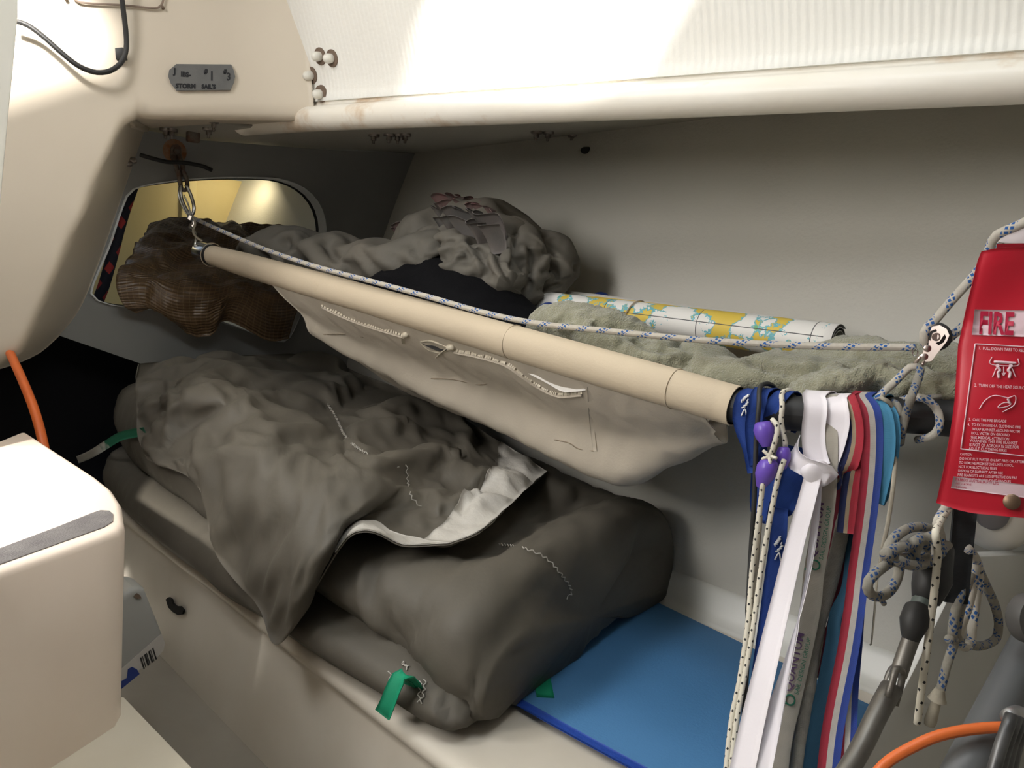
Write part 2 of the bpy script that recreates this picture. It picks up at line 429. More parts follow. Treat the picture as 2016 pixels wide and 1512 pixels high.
def flecks(fleck, pu, nvv, duty, twist=0.5, run=None):
    """braid pattern: flecks of colour that wind round the line by UV (u metres, v round)"""
    def f(nt, tc, col, mix, ramp, nz):
        N = nt.nodes; L = nt.links
        def ma(op, a, b):
            x = N.new('ShaderNodeMath'); x.operation = op
            for i, v in enumerate((a, b)):
                if v is None: continue
                if isinstance(v, (int, float)): x.inputs[i].default_value = v
                else: L.new(v, x.inputs[i])
            return x.outputs[0]
        sp = N.new('ShaderNodeSeparateXYZ'); L.new(tc.outputs['UV'], sp.inputs[0])
        u = ma('DIVIDE', sp.outputs['X'], pu); v = ma('MULTIPLY', sp.outputs['Y'], nvv)
        a = ma('FRACT', ma('ADD', u, ma('MULTIPLY', v, twist)), None); b = ma('FRACT', ma('SUBTRACT', v, ma('MULTIPLY', u, 1 - twist)), None)
        m = ma('MULTIPLY', ma('LESS_THAN', a, duty), ma('LESS_THAN', b, duty))
        if run:                                                # flecks come in runs along the line, winding round it
            c = ma('FRACT', ma('ADD', ma('DIVIDE', sp.outputs['X'], run[0]), sp.outputs['Y']), None)
            m = ma('MULTIPLY', m, ma('LESS_THAN', c, run[1]))
        return mix(m, col, fleck)
    return f
# ------------------------------------------------------------------ the boat itself (setting)
GEL = mat('gelcoat_cream', (0.68, 0.61, 0.50), (0.63, 0.56, 0.455), rough=0.42, bump=0.05, bscale=30, nscale=2.2, stain=[((0.55, 0.45, 0.32), 3.0, 0.66, 0.80)])
HULLM = mat('painted_hull', (0.57, 0.555, 0.50), (0.53, 0.515, 0.46), rough=0.48, bump=0.16, bscale=150, nscale=1.6, wave=(55, 'X', 0.05))
CLOTHW = mat('ribbed_lining', (0.80, 0.79, 0.74), (0.76, 0.74, 0.68), rough=0.8, bump=0.2, bscale=120, nscale=3, wave=(28, 'X', 0.35))
GREYW = mat('grey_paint', (0.27, 0.275, 0.27), (0.23, 0.235, 0.235), rough=0.6, bump=0.06, bscale=40, nscale=2)
RAILM = mat('rail_gelcoat', (0.80, 0.77, 0.70), (0.77, 0.73, 0.64), rough=0.35, bump=0.04, bscale=25, stain=[((0.50, 0.33, 0.17), 5.0, 0.58, 0.74)])
SOLEM = mat('sole_gelcoat', (0.34, 0.315, 0.27), (0.30, 0.275, 0.235), rough=0.5, bump=0.06, bscale=50, stain=[((0.33, 0.27, 0.20), 4.0, 0.64, 0.8)])
BERTHM = mat('berth_gelcoat', (0.58, 0.54, 0.465), (0.53, 0.49, 0.415), rough=0.4, bump=0.04, bscale=35, stain=[((0.45, 0.38, 0.28), 5.0, 0.66, 0.82)])
TRIMW = mat('white_trim', (0.72, 0.72, 0.68), (0.68, 0.68, 0.63), rough=0.35, bump=0.03, bscale=40)
LOCKM = mat('locker_grp', (0.62, 0.52, 0.28), (0.55, 0.45, 0.22), rough=0.6, nscale=2.5, bump=0.1, bscale=30)

ZB, ZS, XB = -0.55, -0.756, -2.0                 # berth top, cabin sole, after bulkhead
def hullY(x, z):
    t = np.clip((z + 0.56) / 0.9, -0.4, 1.3); a = np.clip((-x - 0.8) / 1.2, 0, 2)
    return 1.225 + 0.10 * t + 0.13 * t * abs(t) - 0.03 * a * a
def deckZ(x): return 0.288 + 0.02 * np.clip((x + 2) / 1.5, 0, 1.5)

def under_deck(x, y): return deckZ(x) + 0.072 * np.clip((y - 0.8) / 0.65, 0, 1.2)
xs = np.linspace(-3.1, 1.6, 60); zs = np.linspace(-0.85, 0.42, 30)
hullP = np.array([[(x, hullY(x, z), z) for z in zs] for x in xs])
hull = sheet('wall_hull', hullP, HULLM, th=0.03, flip=False); tag(hull, kind='structure')

# carlin: the rounded rail along the edge of the side deck, with the cabin side rising from it
RAIL = np.array([(-2.3, 0.735, 0.296), (-1.54, 0.85, 0.285), (-0.765, 0.975, 0.264), (-0.31, 1.045, 0.252), (0.6, 1.17, 0.236), (1.6, 1.22, 0.236)])
def rail_at(x): return np.array([x, np.interp(x, RAIL[:, 0], RAIL[:, 1]), np.interp(x, RAIL[:, 0], RAIL[:, 2])])
prof = [(0.045, 0.055), (0.035, 0.012), (0.020, 0.002), (0.006, -0.001), (-0.008, 0.004), (-0.016, 0.014), (-0.017, 0.026), (-0.008, 0.036), (0.006, 0.041), (0.016, 0.046), (0.02, 0.056), (0.02, 0.07)]
# side deck overhead
dp = np.array([[(x, y, under_deck(x, y)) for y in np.linspace(0.66 if x < -1.73 else max(rail_at(x)[1] + 0.03, np.interp(x, (-1.73, -1.55), (0.66, 0.93))), 1.60, 8)] for x in sorted(list(np.linspace(-3.1, 1.6, 16)) + [-1.74, -1.72, -1.65, -1.56])])
tag(sheet('ceiling_side_deck', dp, GREYW if False else HULLM, th=0.03, flip=True), kind='structure')

rx = np.linspace(-1.80, 1.6, 76)
rp = np.array([[rail_at(x) + V((0, a, b)) for a, b in crom(np.array(prof), 34)] for x in rx])
tag(sheet('trim_1', rp, RAILM, th=0.004, flip=True), kind='structure')
cp = []
for x in rx:
    p = rail_at(x); cp.append([p + V((0, 0.022 - k * 0.36 - 0.012 * math.exp(-k / 0.02), 0.055 + k)) for k in np.linspace(0, 0.60, 30)])
cs = sheet('wall_cabin_side', np.array(cp), CLOTHW, th=0.02, flip=False); tag(cs, kind='structure')

# cockpit moulding: face with the tape label, its lower edge, and the sloping leg to the left
FL, FR = V((-1.72, 0.54, 0.262)), V((-1.55, 0.86, 0.29))
FN = _n(np.cross(FR - FL, (0, 0, 1.0))); FN = V((FN[0], FN[1], 0)); FN = FN / np.linalg.norm(FN)
if FN[0] < 0: FN = -FN
def onface(px, py, off=0.0): return PP(px, py, FL + FN * off, FN)
leg_f = [(620, 238), (520, 236), (400, 234), (300, 232), (262, 235), (243, 245), (226, 272), (208, 312), (160, 430), (115, 525), (78, 608), (45, 680), (15, 708), (-60, 722), (-260, 735)]
leg_b = [(620, 262), (520, 256), (400, 250), (320, 247), (296, 250), (286, 258), (279, 278), (270, 305), (238, 400), (195, 525), (158, 612), (110, 668), (60, 705), (-40, 735), (-260, 760)]
fr = [onface(*p) for p in leg_f]
bk = []
for i, p in enumerate(leg_b):
    q = PX(p[0], p[1], -2.01)
    bk.append(q if i > 3 else fr[i] + V((-0.40, 0.0, 0.012)))
top = [p for p in fr]
rows = []
up_l = [onface(px, -260 if px > -200 else -260) for px, _ in leg_f]
up_l[0] = onface(555, -20); 
face_rows = []
upx = [575, 500, 395, 300, 262, 243, 226, 208, 160, 115, 78, 45, 15, -60, -260]
for (px, py), ux, b in zip(leg_f, upx, bk):
    a = onface(ux, -330); m_ = onface(px, py)
    n_up = [a + (m_ - a) * t for t in (0, 0.25, 0.5, 0.75, 0.9)]
    d = m_ - b; edge = m_ + FN * 0.0
    inn = m_ * 0.97 + b * 0.03; inn2 = m_ * 0.86 + b * 0.14
    face_rows.append(n_up + [m_ + (a - m_) * 0.018, inn, inn2, m_ * 0.5 + b * 0.5, b])
fp = csurf(face_rows, 90, 44)
tag(sheet('wall_cockpit', fp, GEL, th=0.012, flip=False), kind='structure')

# after bulkhead with its oval opening
hole_px = [(262, 372), (330, 357), (420, 349), (510, 349), (560, 354), (600, 372), (625, 398), (638, 430), (640, 470), (628, 520), (605, 580), (585, 632), (566, 668), (540, 672), (480, 650), (400, 625), (300, 610), (215, 600), (178, 580), (190, 540), (215, 480), (240, 405)]
hole = crom(np.array([PX(x, y, XB) for x, y in hole_px]), 64, True)
bo = [(XB, 0.70, -0.85), (XB, 0.69, -0.26), (XB, 0.485, -0.185), (XB, 0.30, -0.13), (XB, 0.30, 0.29)] + [(XB, y, 0.285) for y in (0.5, 0.8)] + [(XB, 1.15, 0.32)] + [(XB, hullY(XB, z) + 0.01, z) for z in np.linspace(0.36, -0.85, 16)]
bulk = slab('wall_aft', bo, GREYW, depth=(-0.022, 0, 0), holes=[hole]); tag(bulk, kind='structure')
SHADEM = mat('painted_shade', (0.006, 0.006, 0.007), rough=0.95, bump=0.4, bscale=60, spec=0.1)  # near-black colour standing in for shade in the cavities
tag(slab('wall_engine_shade', [(XB - 0.10, 0.0, -0.85), (XB - 0.10, 0.74, -0.85), (XB - 0.10, 0.74, -0.26), (XB - 0.10, 0.30, -0.10), (XB - 0.10, 0.0, 0.0)], SHADEM, depth=(-0.02, 0, 0)), kind='structure')  # dark panel added in place of the shaded cavity below the cockpit
# rubber-edged white rim of the opening
def rim(name, off0, off1, x0, x1, m_):
    c = hole.mean(0); d = hole - c; n = d / np.linalg.norm(d, axis=1, keepdims=True)
    A = hole + n * off0; B = hole + n * off1
    P = np.stack([A + V((x0, 0, 0)), A + V((x1, 0, 0)), B + V((x1, 0, 0)), B + V((x0, 0, 0)), A + V((x0, 0, 0))], 1)
    return sheet(name, P, m_, bulk, th=0.0006, closed_u=True)
rim('opening_edge', -0.003, 0.0005, -0.034, 0.006, mat('white_edge', (0.75, 0.78, 0.80), rough=0.4))
rim('opening_seal', -0.0055, 0.001, -0.042, -0.031, mat('black_seal', (0.012, 0.012, 0.013), rough=0.5))

# locker behind the bulkhead
lk = slab('wall_locker_end', [(-2.95, 0.1, -0.8), (-2.95, 1.5, -0.8), (-2.95, 1.5, 0.3), (-2.95, 0.1, 0.3)], LOCKM, depth=(-0.02, 0, 0)); tag(lk, kind='structure')
box('panel_batten', (-2.949, 1.12, -0.78), (-2.935, 1.17, 0.28), mat('locker_batten', (0.66, 0.56, 0.30), (0.60, 0.50, 0.26), rough=0.6), lk, 0.003)
tag(slab('wall_locker_inner', [(-2.95, 0.35, -0.8), (-2.03, 0.30, -0.8), (-2.03, 0.30, 0.3), (-2.95, 0.35, 0.3)], SHADEM, depth=(0, -0.02, 0)), kind='structure')  # locker's shaded side put into the wall colour

# berth: flat top with rounded lip, low front, filleted white strip against the hull
bx = np.linspace(-2.0, -0.27, 40)
bp = []
for x in bx:
    y0 = 0.585; yb = hullY(x, ZB) - 0.035
    pr = [(y0 - 0.03, ZS - 0.02), (y0 - 0.012, ZS + 0.08), (y0 + 0.004, ZB - 0.034), (y0 + 0.002, ZB - 0.028), (y0 - 0.006, ZB - 0.024), (y0 - 0.008, ZB - 0.010), (y0 + 0.004, ZB - 0.001), (y0 + 0.02, ZB), (0.8, ZB), (1.0, ZB), (yb, ZB)]
    bp.append([(x, a, b) for a, b in pr])
bp = np.array([np.array(crom(np.array(r[:8]), 30).tolist() + r[8:]) for r in bp])
berth = sheet('berth', bp, BERTHM, th=0.015); tag(berth, kind='structure')
tp = []
for x in bx:
    y = hullY(x, ZB); pr = [(y - 0.045, ZB - 0.002), (y - 0.04, ZB + 0.003), (y - 0.022, ZB + 0.012), (y - 0.006, ZB + 0.040), (y + 0.003, ZB + 0.052), (y + 0.02, ZB + 0.053)]
    tp.append([(x, a, b) for a, b in pr])
tag(sheet('trim_2', csurf(tp, 40, 14), TRIMW, th=0.004), kind='structure')

# cabin sole, cabin roof with its hatches and an added opening, far side and fore end (out of view, they bounce the light)
tag(slab('floor', [(-2.2, -1.5, ZS), (1.6, -1.5, ZS), (1.6, 1.30, ZS), (-0.28, 1.30, ZS), (-0.28, 0.62, ZS), (-2.2, 0.62, ZS)], SOLEM, depth=(0, 0, -0.03)), kind='structure')
ROOF = mat('roof_white', (0.60, 0.58, 0.54), rough=0.6)
hatch1 = [(-1.50, -0.60, 0.94), (-1.12, -0.60, 0.94), (-1.12, -0.12, 0.94), (-1.50, -0.12, 0.94)]
added_sun_opening = [(-0.10, -1.46, 0.94), (0.40, -1.46, 0.94), (0.40, -1.215, 0.94), (-0.10, -1.215, 0.94)]  # opening added so the sun reaches the step top
hatch2 = [(-0.66, 0.21, 0.94), (-0.18, 0.21, 0.94), (-0.18, 0.55, 0.94), (-0.66, 0.55, 0.94)]
tag(slab('ceiling_cabin', [(-2.2, -1.5, 0.94), (1.6, -1.5, 0.94), (1.6, 1.1, 0.94), (-2.2, 1.1, 0.94)], ROOF, depth=(0, 0, 0.03), holes=[hatch1, hatch2, added_sun_opening]), kind='structure')
tag(slab('wall_opposite', [(-2.2, -1.5, -0.8), (1.6, -1.5, -0.8), (1.6, -1.5, 0.95), (-2.2, -1.5, 0.95)], ROOF, depth=(0, -0.03, 0)), kind='structure')
tag(slab('wall_forward', [(1.6, -1.5, -0.8), (1.6, 1.6, -0.8), (1.6, 1.6, 0.95), (1.6, -1.5, 0.95)], ROOF, depth=(0.03, 0, 0)), kind='structure')
tag(slab('wall_aft_inner', [(-2.2, -1.5, -0.8), (-2.2, 0.4, -0.8), (-2.2, 0.4, 0.95), (-2.2, -1.5, 0.95)], SHADEM, depth=(-0.03, 0, 0)), kind='structure')  # wall coloured black for the shade under the cockpit

# companionway post at the far left; its unseen width is added to shade the sail
pst = [PX(x, y, -1.36) for x, y in ((37, -60), (36, 30), (27, 130), (18, 220), (8, 330), (0, 420), (-8, 560), (-14, 800), (-30, 935))] + [V((-1.36, -0.9, -0.29)), V((-1.36, -0.9, 0.62)), V((-1.36, 0.24, 0.62))]
tag(slab('trim_3', pst, TRIMW, depth=(-0.03, 0, 0), bev=0.004), kind='structure')

# partition at the near end of the berth, lower right
XP = -0.265
pt_px = [(1690, 1530), (1740, 1436), (1800, 1320), (1855, 1205), (1902, 1112), (1912, 1100), (1930, 1095), (2070, 1090)]
pp = [PX(x, y, XP) for x, y in pt_px]
pp += [(XP, hullY(XP, -0.56), -0.56), (XP, hullY(XP, -0.7), -0.74), (XP, 0.72, -0.74)]
tag(slab('wall_partition', pp, mat('partition_paint', (0.58, 0.58, 0.555), (0.54, 0.54, 0.51), rough=0.35, nscale=3, bump=0.03, bscale=40), depth=(-0.018, 0, 0), bev=0.002), kind='structure')
# ------------------------------------------------------------------ large things
# ---- companionway step, lower left
STEP = mat('step_gelcoat', (0.82, 0.71, 0.61), (0.79, 0.67, 0.57), rough=0.35, bump=0.03, bscale=30, stain=[((0.62, 0.50, 0.38), 6.0, 0.68, 0.8)])
zt, zt2 = -0.30, -0.53
tp_px = [(238, 1012), (232, 985), (215, 962), (190, 937), (120, 892), (48, 846), (30, 848), (-60, 885), (-250, 960), (-250, 1270), (-60, 1118), (0, 1094), (120, 1046), (200, 1014)]
stp = empty('companionway_step', PZ(120, 1300, ZS), 'white moulded companionway step with a grey grip strip along its edge', 'step')
tpo = [PZ(x, y, zt) for x, y in tp_px]
front = PZ(232, 1022, zt)
out = [PZ(x, y, zt) for x, y in ((246, 1030), (240, 990), (222, 962), (190, 937), (120, 892), (48, 846), (-250, 966), (-250, 1215), (0, 1123), (120, 1083), (200, 1055), (234, 1043))]
_e = _n(out[6] - out[5]) * 0.22; out[6] = out[6] + _e; out[7] = out[7] + _e
slab('riser_block', out, STEP, stp, depth=(0, 0, zt2 - zt - 0.01), bev=0.009, seg=4)
tr = [PZ(x, y, zt2) for x, y in ((243, 1368), (385, 1515), (520, 1660), (-100, 1900), (-420, 1640), (-250, 1540), (0, 1478), (120, 1422))]
slab('tread', tr, mat('tread_gelcoat', (0.70, 0.66, 0.56), (0.66, 0.61, 0.50), rough=0.4, bump=0.04, bscale=30, stain=[((0.50, 0.40, 0.28), 5.0, 0.66, 0.8)]), stp, depth=(0, 0, -0.02), bev=0.004)
tru = [p + (V((-1.0, 0.2, -0.3)) - p) * 0.08 for p in tr]
slab('step_base', [V((p[0], p[1], zt2 - 0.019)) for p in tru], STEP, stp, depth=(0, 0, ZS - zt2 + 0.018))
gs = [PZ(x, y, zt + 0.0012) for x, y in ((223, 1012), (222, 1026), (205, 1037), (115, 1069), (0, 1110), (-230, 1196), (-230, 1166), (0, 1079), (115, 1036), (180, 1010), (198, 1004), (215, 1005))]
slab('grip_strip', gs, mat('grip_grey', (0.13, 0.12, 0.12), (0.17, 0.16, 0.155), rough=0.9, bump=0.5, bscale=500, nscale=40), stp, depth=(0, 0, -0.0022))

# ---- blue mat on the berth and the tape along its edge
MATB = mat('blue_foam', (0.055, 0.18, 0.37), (0.06, 0.19, 0.39), rough=0.75, bump=0.15, bscale=300, nscale=8)
mt_px = [(981, 1368), (1100, 1432), (1229, 1500), (1300, 1540)]
fy = [PZ(x, y, ZB) for x, y in mt_px]; by = [PZ(x, y, ZB) for x, y in ((1205, 1150), (1400, 1245), (1560, 1325), (1722, 1402))]
mo = [V((-1.5, fy[0][1] - 0.02, ZB)), fy[0], fy[2], V((XP - 0.02, fy[2][1], ZB)), V((XP - 0.02, by[3][1], ZB)), by[3], by[0], V((-1.5, by[0][1], ZB))]
bm_ = slab('foam_mat', [p + V((0, 0, 0.008)) for p in mo], MATB, depth=(0, 0, -0.0075), bev=0.002)
tag(bm_, 'flat blue foam mat lying on the white berth beneath the folded sail', 'mat')
tpm = mat('blue_tape', (0.012, 0.05, 0.30), (0.015, 0.06, 0.34), rough=0.5, bump=0.3, bscale=120)
edge = [PZ(x, y, ZB) + V((0, 0, 0.009)) for x, y in ((975, 1368), (1100, 1440), (1230, 1512), (1330, 1566), (1420, 1610))]
tpo_, _ = ribbon('masking_tape', edge, 0.017, tpm, side=(0, 1, 0), th=0.0008)
tag(tpo_, 'strip of dark blue tape along the front edge of the blue mat', 'tape')

# ---- folded grey sail on the berth
SAIL = mat('sailcloth_grey', (0.097, 0.087, 0.069), (0.083, 0.075, 0.060), rough=0.62, bump=0.2, bscale=40, bdetail=6, nscale=5, spec=0.35, crease=(7.0, 0.45, 0.012))
TAPE = mat('sail_edge_tape', (0.50, 0.48, 0.44), (0.43, 0.41, 0.37), rough=0.6, bump=0.5, bscale=70, nscale=20)
GREEN = mat('green_webbing', (0.0, 0.26, 0.13), (0.0, 0.22, 0.11), rough=0.6, wave=(300, 'X', 0.3, 'UV'))
THREAD = mat('white_thread', (0.42, 0.40, 0.36), rough=0.8)
sail = empty('folded_sail', (-1.3, 0.85, ZB + 0.008), 'bulky folded grey sail with white edge tape and green webbing loops on the blue mat', 'sail')

def pillow(name, sections, nu, nv, amp, seed, bend=0.3, keep=0.03, iters=120, su=1.06, sv=1.05, m=None, folds=None):
    """closed roll: sections = list of closed loops along its length"""
    P = np.array([crom(np.array(s), nu, True) for s in sections]); P = crom(P, nv)      # (nv, nu, 3)
    P = np.swapaxes(P, 0, 1)
    X = np.concatenate([P[-9:], P, P[:9]]); X = wrinkle(X, 4, su, sv, iters, bend, keep, 0.0, amp * 2.5, seed, 0.02)
    B = X; X = X[9:-9].copy(); X[:3] = (X[:3] + B[-9:-6]) / 2; X[-3:] = (X[-3:] + B[6:9]) / 2
    X[..., 2] = np.maximum(X[..., 2], ZB + 0.009)
    if folds: X = sculpt(X, folds, True)
    X[..., 1] = np.minimum(X[..., 1], hullY(X[..., 0], X[..., 2]) - 0.006)
    return lump(name, X, m or SAIL, sail), X
def loop(x, yf, yb, zb, zt, skew=0.0, bulge=0.03, xb=None, topf=0.0):
    """closed loop across the berth: front, top, back, bottom; x of the back may differ (skewed end)"""
    xb = x if xb is None else xb
    def at(t, z): y = yf + (yb - yf) * t; return (x + (xb - x) * t, y, z)
    h = zt - zb
    return [at(0.03, zb), at(-bulge, zb + h * 0.28), at(-bulge * 0.9, zb + h * 0.62 + topf * .5), at(0.04, zb + h * 0.92 + topf), at(0.25, zt), at(0.55, zt + 0.012), at(0.84, zt + 0.012), at(0.97, zb + h * 0.86), at(1.01, zb + h * 0.35), at(0.96, zb), at(0.6, zb), at(0.3, zb)]
z0 = ZB + 0.009
# lower layer of the bundle (the front fold carrying the green loop)
lowsec = [loop(-1.88, 0.60, 1.10, z0, -0.43, xb=-1.90), loop(-1.6, 0.585, 1.16, z0, -0.44, xb=-1.62), loop(-1.25, 0.585, 1.176, z0, -0.46, xb=-1.33),
          loop(-1.0, 0.595, 1.186, z0, -0.468, xb=-1.12), loop(-0.82, 0.612, 1.186, z0, -0.475, xb=-0.98), loop(-0.735, 0.622, 1.176, z0, -0.485, xb=-0.925), loop(-0.712, 0.64, 1.17, z0 + 0.008, -0.50, xb=-0.905)]
low_o, LF = pillow('lower_fold', lowsec, 80, 150, 0.004, 3, bend=0.5, keep=0.008, su=1.09, sv=1.06, folds=[
    ([(600, 1190), (680, 1240), (760, 1290)], 0.006, 8, 0.6), ([(870, 1365), (875, 1395), (880, 1420)], 0.010, 7, 0.6), ([(460, 1130), (500, 1165), (540, 1200)], 0.006, 8, 0.5), ([(470, 1110), (476, 1135), (492, 1160)], 0.005, 6, 0.5)])
# upper layer: thick rounded fold over it, its end rolling down to the mat on the right
upsec = [loop(-1.88, 0.62, 1.12, -0.43, -0.29, xb=-1.90), loop(-1.7, 0.60, 1.16, -0.44, -0.285, xb=-1.75), loop(-1.45, 0.60, 1.18, -0.45, -0.315, xb=-1.5), loop(-1.2, 0.60, 1.186, -0.458, -0.345, xb=-1.28),
         loop(-1.0, 0.615, 1.196, -0.466, -0.372, xb=-1.1), loop(-0.86, 0.635, 1.201, -0.49, -0.383, xb=-0.96), loop(-0.775, 0.635, 1.20, -0.53, -0.378, xb=-0.885), loop(-0.73, 0.645, 1.20, -0.535, -0.395, xb=-0.85), loop(-0.708, 0.66, 1.19, -0.53, -0.445, xb=-0.835)]
up_o, UF = pillow('upper_fold', upsec, 80, 150, 0.006, 11, bend=0.5, keep=0.006, su=1.08, sv=1.08, folds=[
    ([(750, 1085), (738, 1120), (728, 1160), (734, 1186), (760, 1232), (790, 1288), (832, 1335), (872, 1405)], 0.012, 9, 0.7),
    ([(738, 1196), (775, 1192), (812, 1186), (845, 1190)], 0.006, 7, 0.6), ([(905, 1190), (850, 1210), (808, 1245), (788, 1285)], 0.009, 11, -0.6),
    ([(640, 1095), (668, 1120), (690, 1160), (735, 1180)], 0.006, 9, 0.5), ([(700, 1080), (690, 1110), (700, 1150)], 0.004, 7, 0.5),
    ([(1040, 1050), (1070, 1075), (1110, 1098), (1118, 1120)], 0.006, 9, -0.5), ([(1150, 960), (1120, 1000), (1060, 1040)], 0.006, 12, 0.5),
    ([(880, 1120), (930, 1090), (1000, 1085)], 0.004, 10, 0.5), ([(960, 1290), (1030, 1200), (1100, 1130)], 0.004, 14, 0.4), ([(905, 1405), (930, 1370), (940, 1330)], 0.008, 8, 0.6)])

# top layer draped over the bundle, hanging in a point over the front
def MP(l): return [PZ(x, y, v) if k == 'z' else PY(x, y, v) for x, y, k, v in l]
Z_, Y_ = 'z', 'y'
flap_cols = [MP(c) for c in (
    [(275, 716, Z_, -.225), (268, 760, Y_, 0.576), (270, 810, Y_, 0.556), (272, 860, Y_, 0.542), (290, 905, Y_, 0.536)],
    [(400, 706, Z_, -.225), (385, 770, Z_, -.24), (370, 830, Y_, 0.576), (365, 890, Y_, 0.542), (385, 955, Y_, 0.526)],
    [(520, 698, Z_, -.225), (505, 780, Z_, -.25), (480, 860, Y_, 0.576), (450, 950, Y_, 0.536), (425, 1090, Y_, 0.528)],
    [(620, 702, Z_, -.235), (630, 800, Z_, -.275), (600, 900, Y_, 0.622), (560, 1010, Y_, 0.546), (505, 1190, Y_, 0.532)],
    [(720, 740, Z_, -.255), (735, 850, Z_, -.295), (710, 940, Y_, 0.652), (640, 1060, Y_, 0.551), (555, 1262, Y_, 0.531)],
    [(850, 790, Z_, -.285), (850, 890, Z_, -.31), (800, 970, Z_, -.332), (725, 1025, Z_, -.35), (688, 1058, Y_, 0.576)],
    [(985, 870, Z_, -.318), (960, 935, Z_, -.328), (910, 985, Z_, -.338), (860, 1030, Z_, -.350), (800, 1072, Z_, -.358)],
    [(1074, 928, Z_, -.345), (1032, 965, Z_, -.340), (985, 1010, Z_, -.345), (940, 1048, Z_, -.350), (882, 1070, Z_, -.356)])]
F0 = np.swapaxes(csurf(flap_cols, 132, 92), 0, 1)            # (back->front, left->right)
F1 = wrinkle(F0, 5, 1.02, 1.03, 150, 0.6, 0.008, 0.4, 0.012, 5, 0)
F1 = wrinkle(F1, 2, 1.03, 1.04, 110, 0.5, 0.012, 0.4, 0.006, 8, 0.025)
nF = normals(F0); nF *= np.where((nF[..., 2:3] * 0.6 - nF[..., 1:2]) < 0, -1, 1)
d_ = ((F1 - F0) * nF).sum(-1, keepdims=True)
F1 = F1 + nF * (np.maximum(d_, -0.010) - d_)
F1 = smooth_grid(F1, 1, 0.5)
F1 = sculpt(F1, [([(300, 905), (360, 850), (430, 800), (520, 745)], 0.008, 10, 0.5), ([(310, 860), (322, 800), (318, 740)], 0.007, 7, 0.6), ([(330, 880), (350, 820), (352, 750)], 0.005, 6, 0.5),
    ([(390, 880), (450, 868), (520, 870), (600, 866)], 0.007, 9, 0.6), ([(530, 935), (545, 900), (580, 880)], 0.007, 10, 0.5), ([(440, 1000), (452, 1050), (470, 1090)], 0.006, 7, 0.5),
    ([(500, 1180), (520, 1120), (528, 1060), (560, 1010)], 0.005, 8, 0.5), ([(590, 1170), (600, 1110), (640, 1060), (700, 1020)], 0.005, 8, 0.5), ([(560, 1220), (568, 1150), (590, 1090)], 0.004, 6, 0.5),
    ([(850, 930), (870, 905), (900, 890), (915, 900)], 0.010, 12, 0.5), ([(975, 925), (945, 960), (910, 1000), (905, 1020)], 0.009, 8, 0.6), ([(845, 1012), (870, 1008), (895, 1012)], 0.009, 9, 0.3),
    ([(690, 860), (680, 880), (700, 905), (740, 915)], 0.008, 10, 0.5), ([(780, 800), (800, 830), (790, 860)], 0.008, 12, 0.5), ([(505, 750), (540, 755), (560, 790), (600, 800)], 0.006, 9, 0.5), ([(620, 940), (660, 930), (730, 945)], 0.006, 8, 0.5)])
top_flap = sheet('top_layer', F1, SAIL, sail, th=0.0025, flip=(normals(F1)[40, 60, 2] < 0))
def lift(P, off):
    n = normals(P); n = n * (1 if n[P.shape[0] // 2, P.shape[1] // 2, 2] > 0 else -1); return P + n * off
nF1 = normals(F1); nF1 = nF1 * (1 if nF1[40, 60, 2] > 0 else -1)
FT = F1 + nF1 * 0.0016
j0 = 94
sheet('edge_tape', FT[-8:, j0:], TAPE, top_flap, th=0.0012, flip=(normals(F1)[40, 60, 2] < 0))
sheet('edge_tape', FT[:-7, -12:], TAPE, top_flap, th=0.0012, flip=(normals(F1)[40, 60, 2] < 0))

def snap(P, px, py, off=0.0, N=None):
    """the point of a grid that shows at this pixel, lifted off along its normal"""
    Q = P.reshape(-1, 3); c = Q @ BASIS; u = 1008 + FPX * c[:, 0] / -c[:, 2]; v = 756 - FPX * c[:, 1] / -c[:, 2]
    d = (u - px) ** 2 + (v - py) ** 2; k = np.argsort(d)[:4]; w = 1 / (d[k] + 4.0); p = (Q[k] * w[:, None]).sum(0) / w.sum()
    return p - _n(p) * off
def zigzag(name, P, pxs, amp, step, parent, r=0.0008, off=0.0042):
    """zig-zag seam over a grid along pixels"""
    C = crom(np.array([snap(P, x, y, off) for x, y in pxs]), 160); s = arclen(C); n = max(6, int(s[-1] / step))
    pts = []
    T = np.gradient(C, axis=0)
    for i in range(n):
        t = i / (n - 1) * (len(C) - 1); j = int(t); p = C[j]; sd = np.cross(T[j], p); sd = sd / (np.linalg.norm(sd) + 1e-9)
        pts.append(p + sd * amp * (1 if i % 2 else -1))
    return tube(name, pts, r, THREAD, parent, n=5, samples=n * 2)
zigzag('zigzag_seam', F1, [(610, 745), (655, 810), (682, 860), (720, 890), (785, 922)], 0.0022, 0.006, top_flap)
zigzag('zigzag_seam', F1, [(800, 915), (803, 945), (810, 975), (828, 998)], 0.0018, 0.006, top_flap)
def front_of(P):                                              # only the part of a closed body that faces the eye
    Q = P.reshape(-1, 3); n = normals(np.concatenate([P[-1:], P, P[:1]]))[1:-1].reshape(-1, 3)
    s = np.sign((n * (Q - Q.mean(0))).sum(1).mean()); return Q[(n * s * Q).sum(1) < 0.0]
UFf, LFf = front_of(UF), front_of(LF)
zigzag('zigzag_seam', UFf, [(915, 1067), (985, 1072), (1035, 1080), (1075, 1100), (1105, 1130), (1125, 1165), (1135, 1205)], 0.0018, 0.0055, up_o)

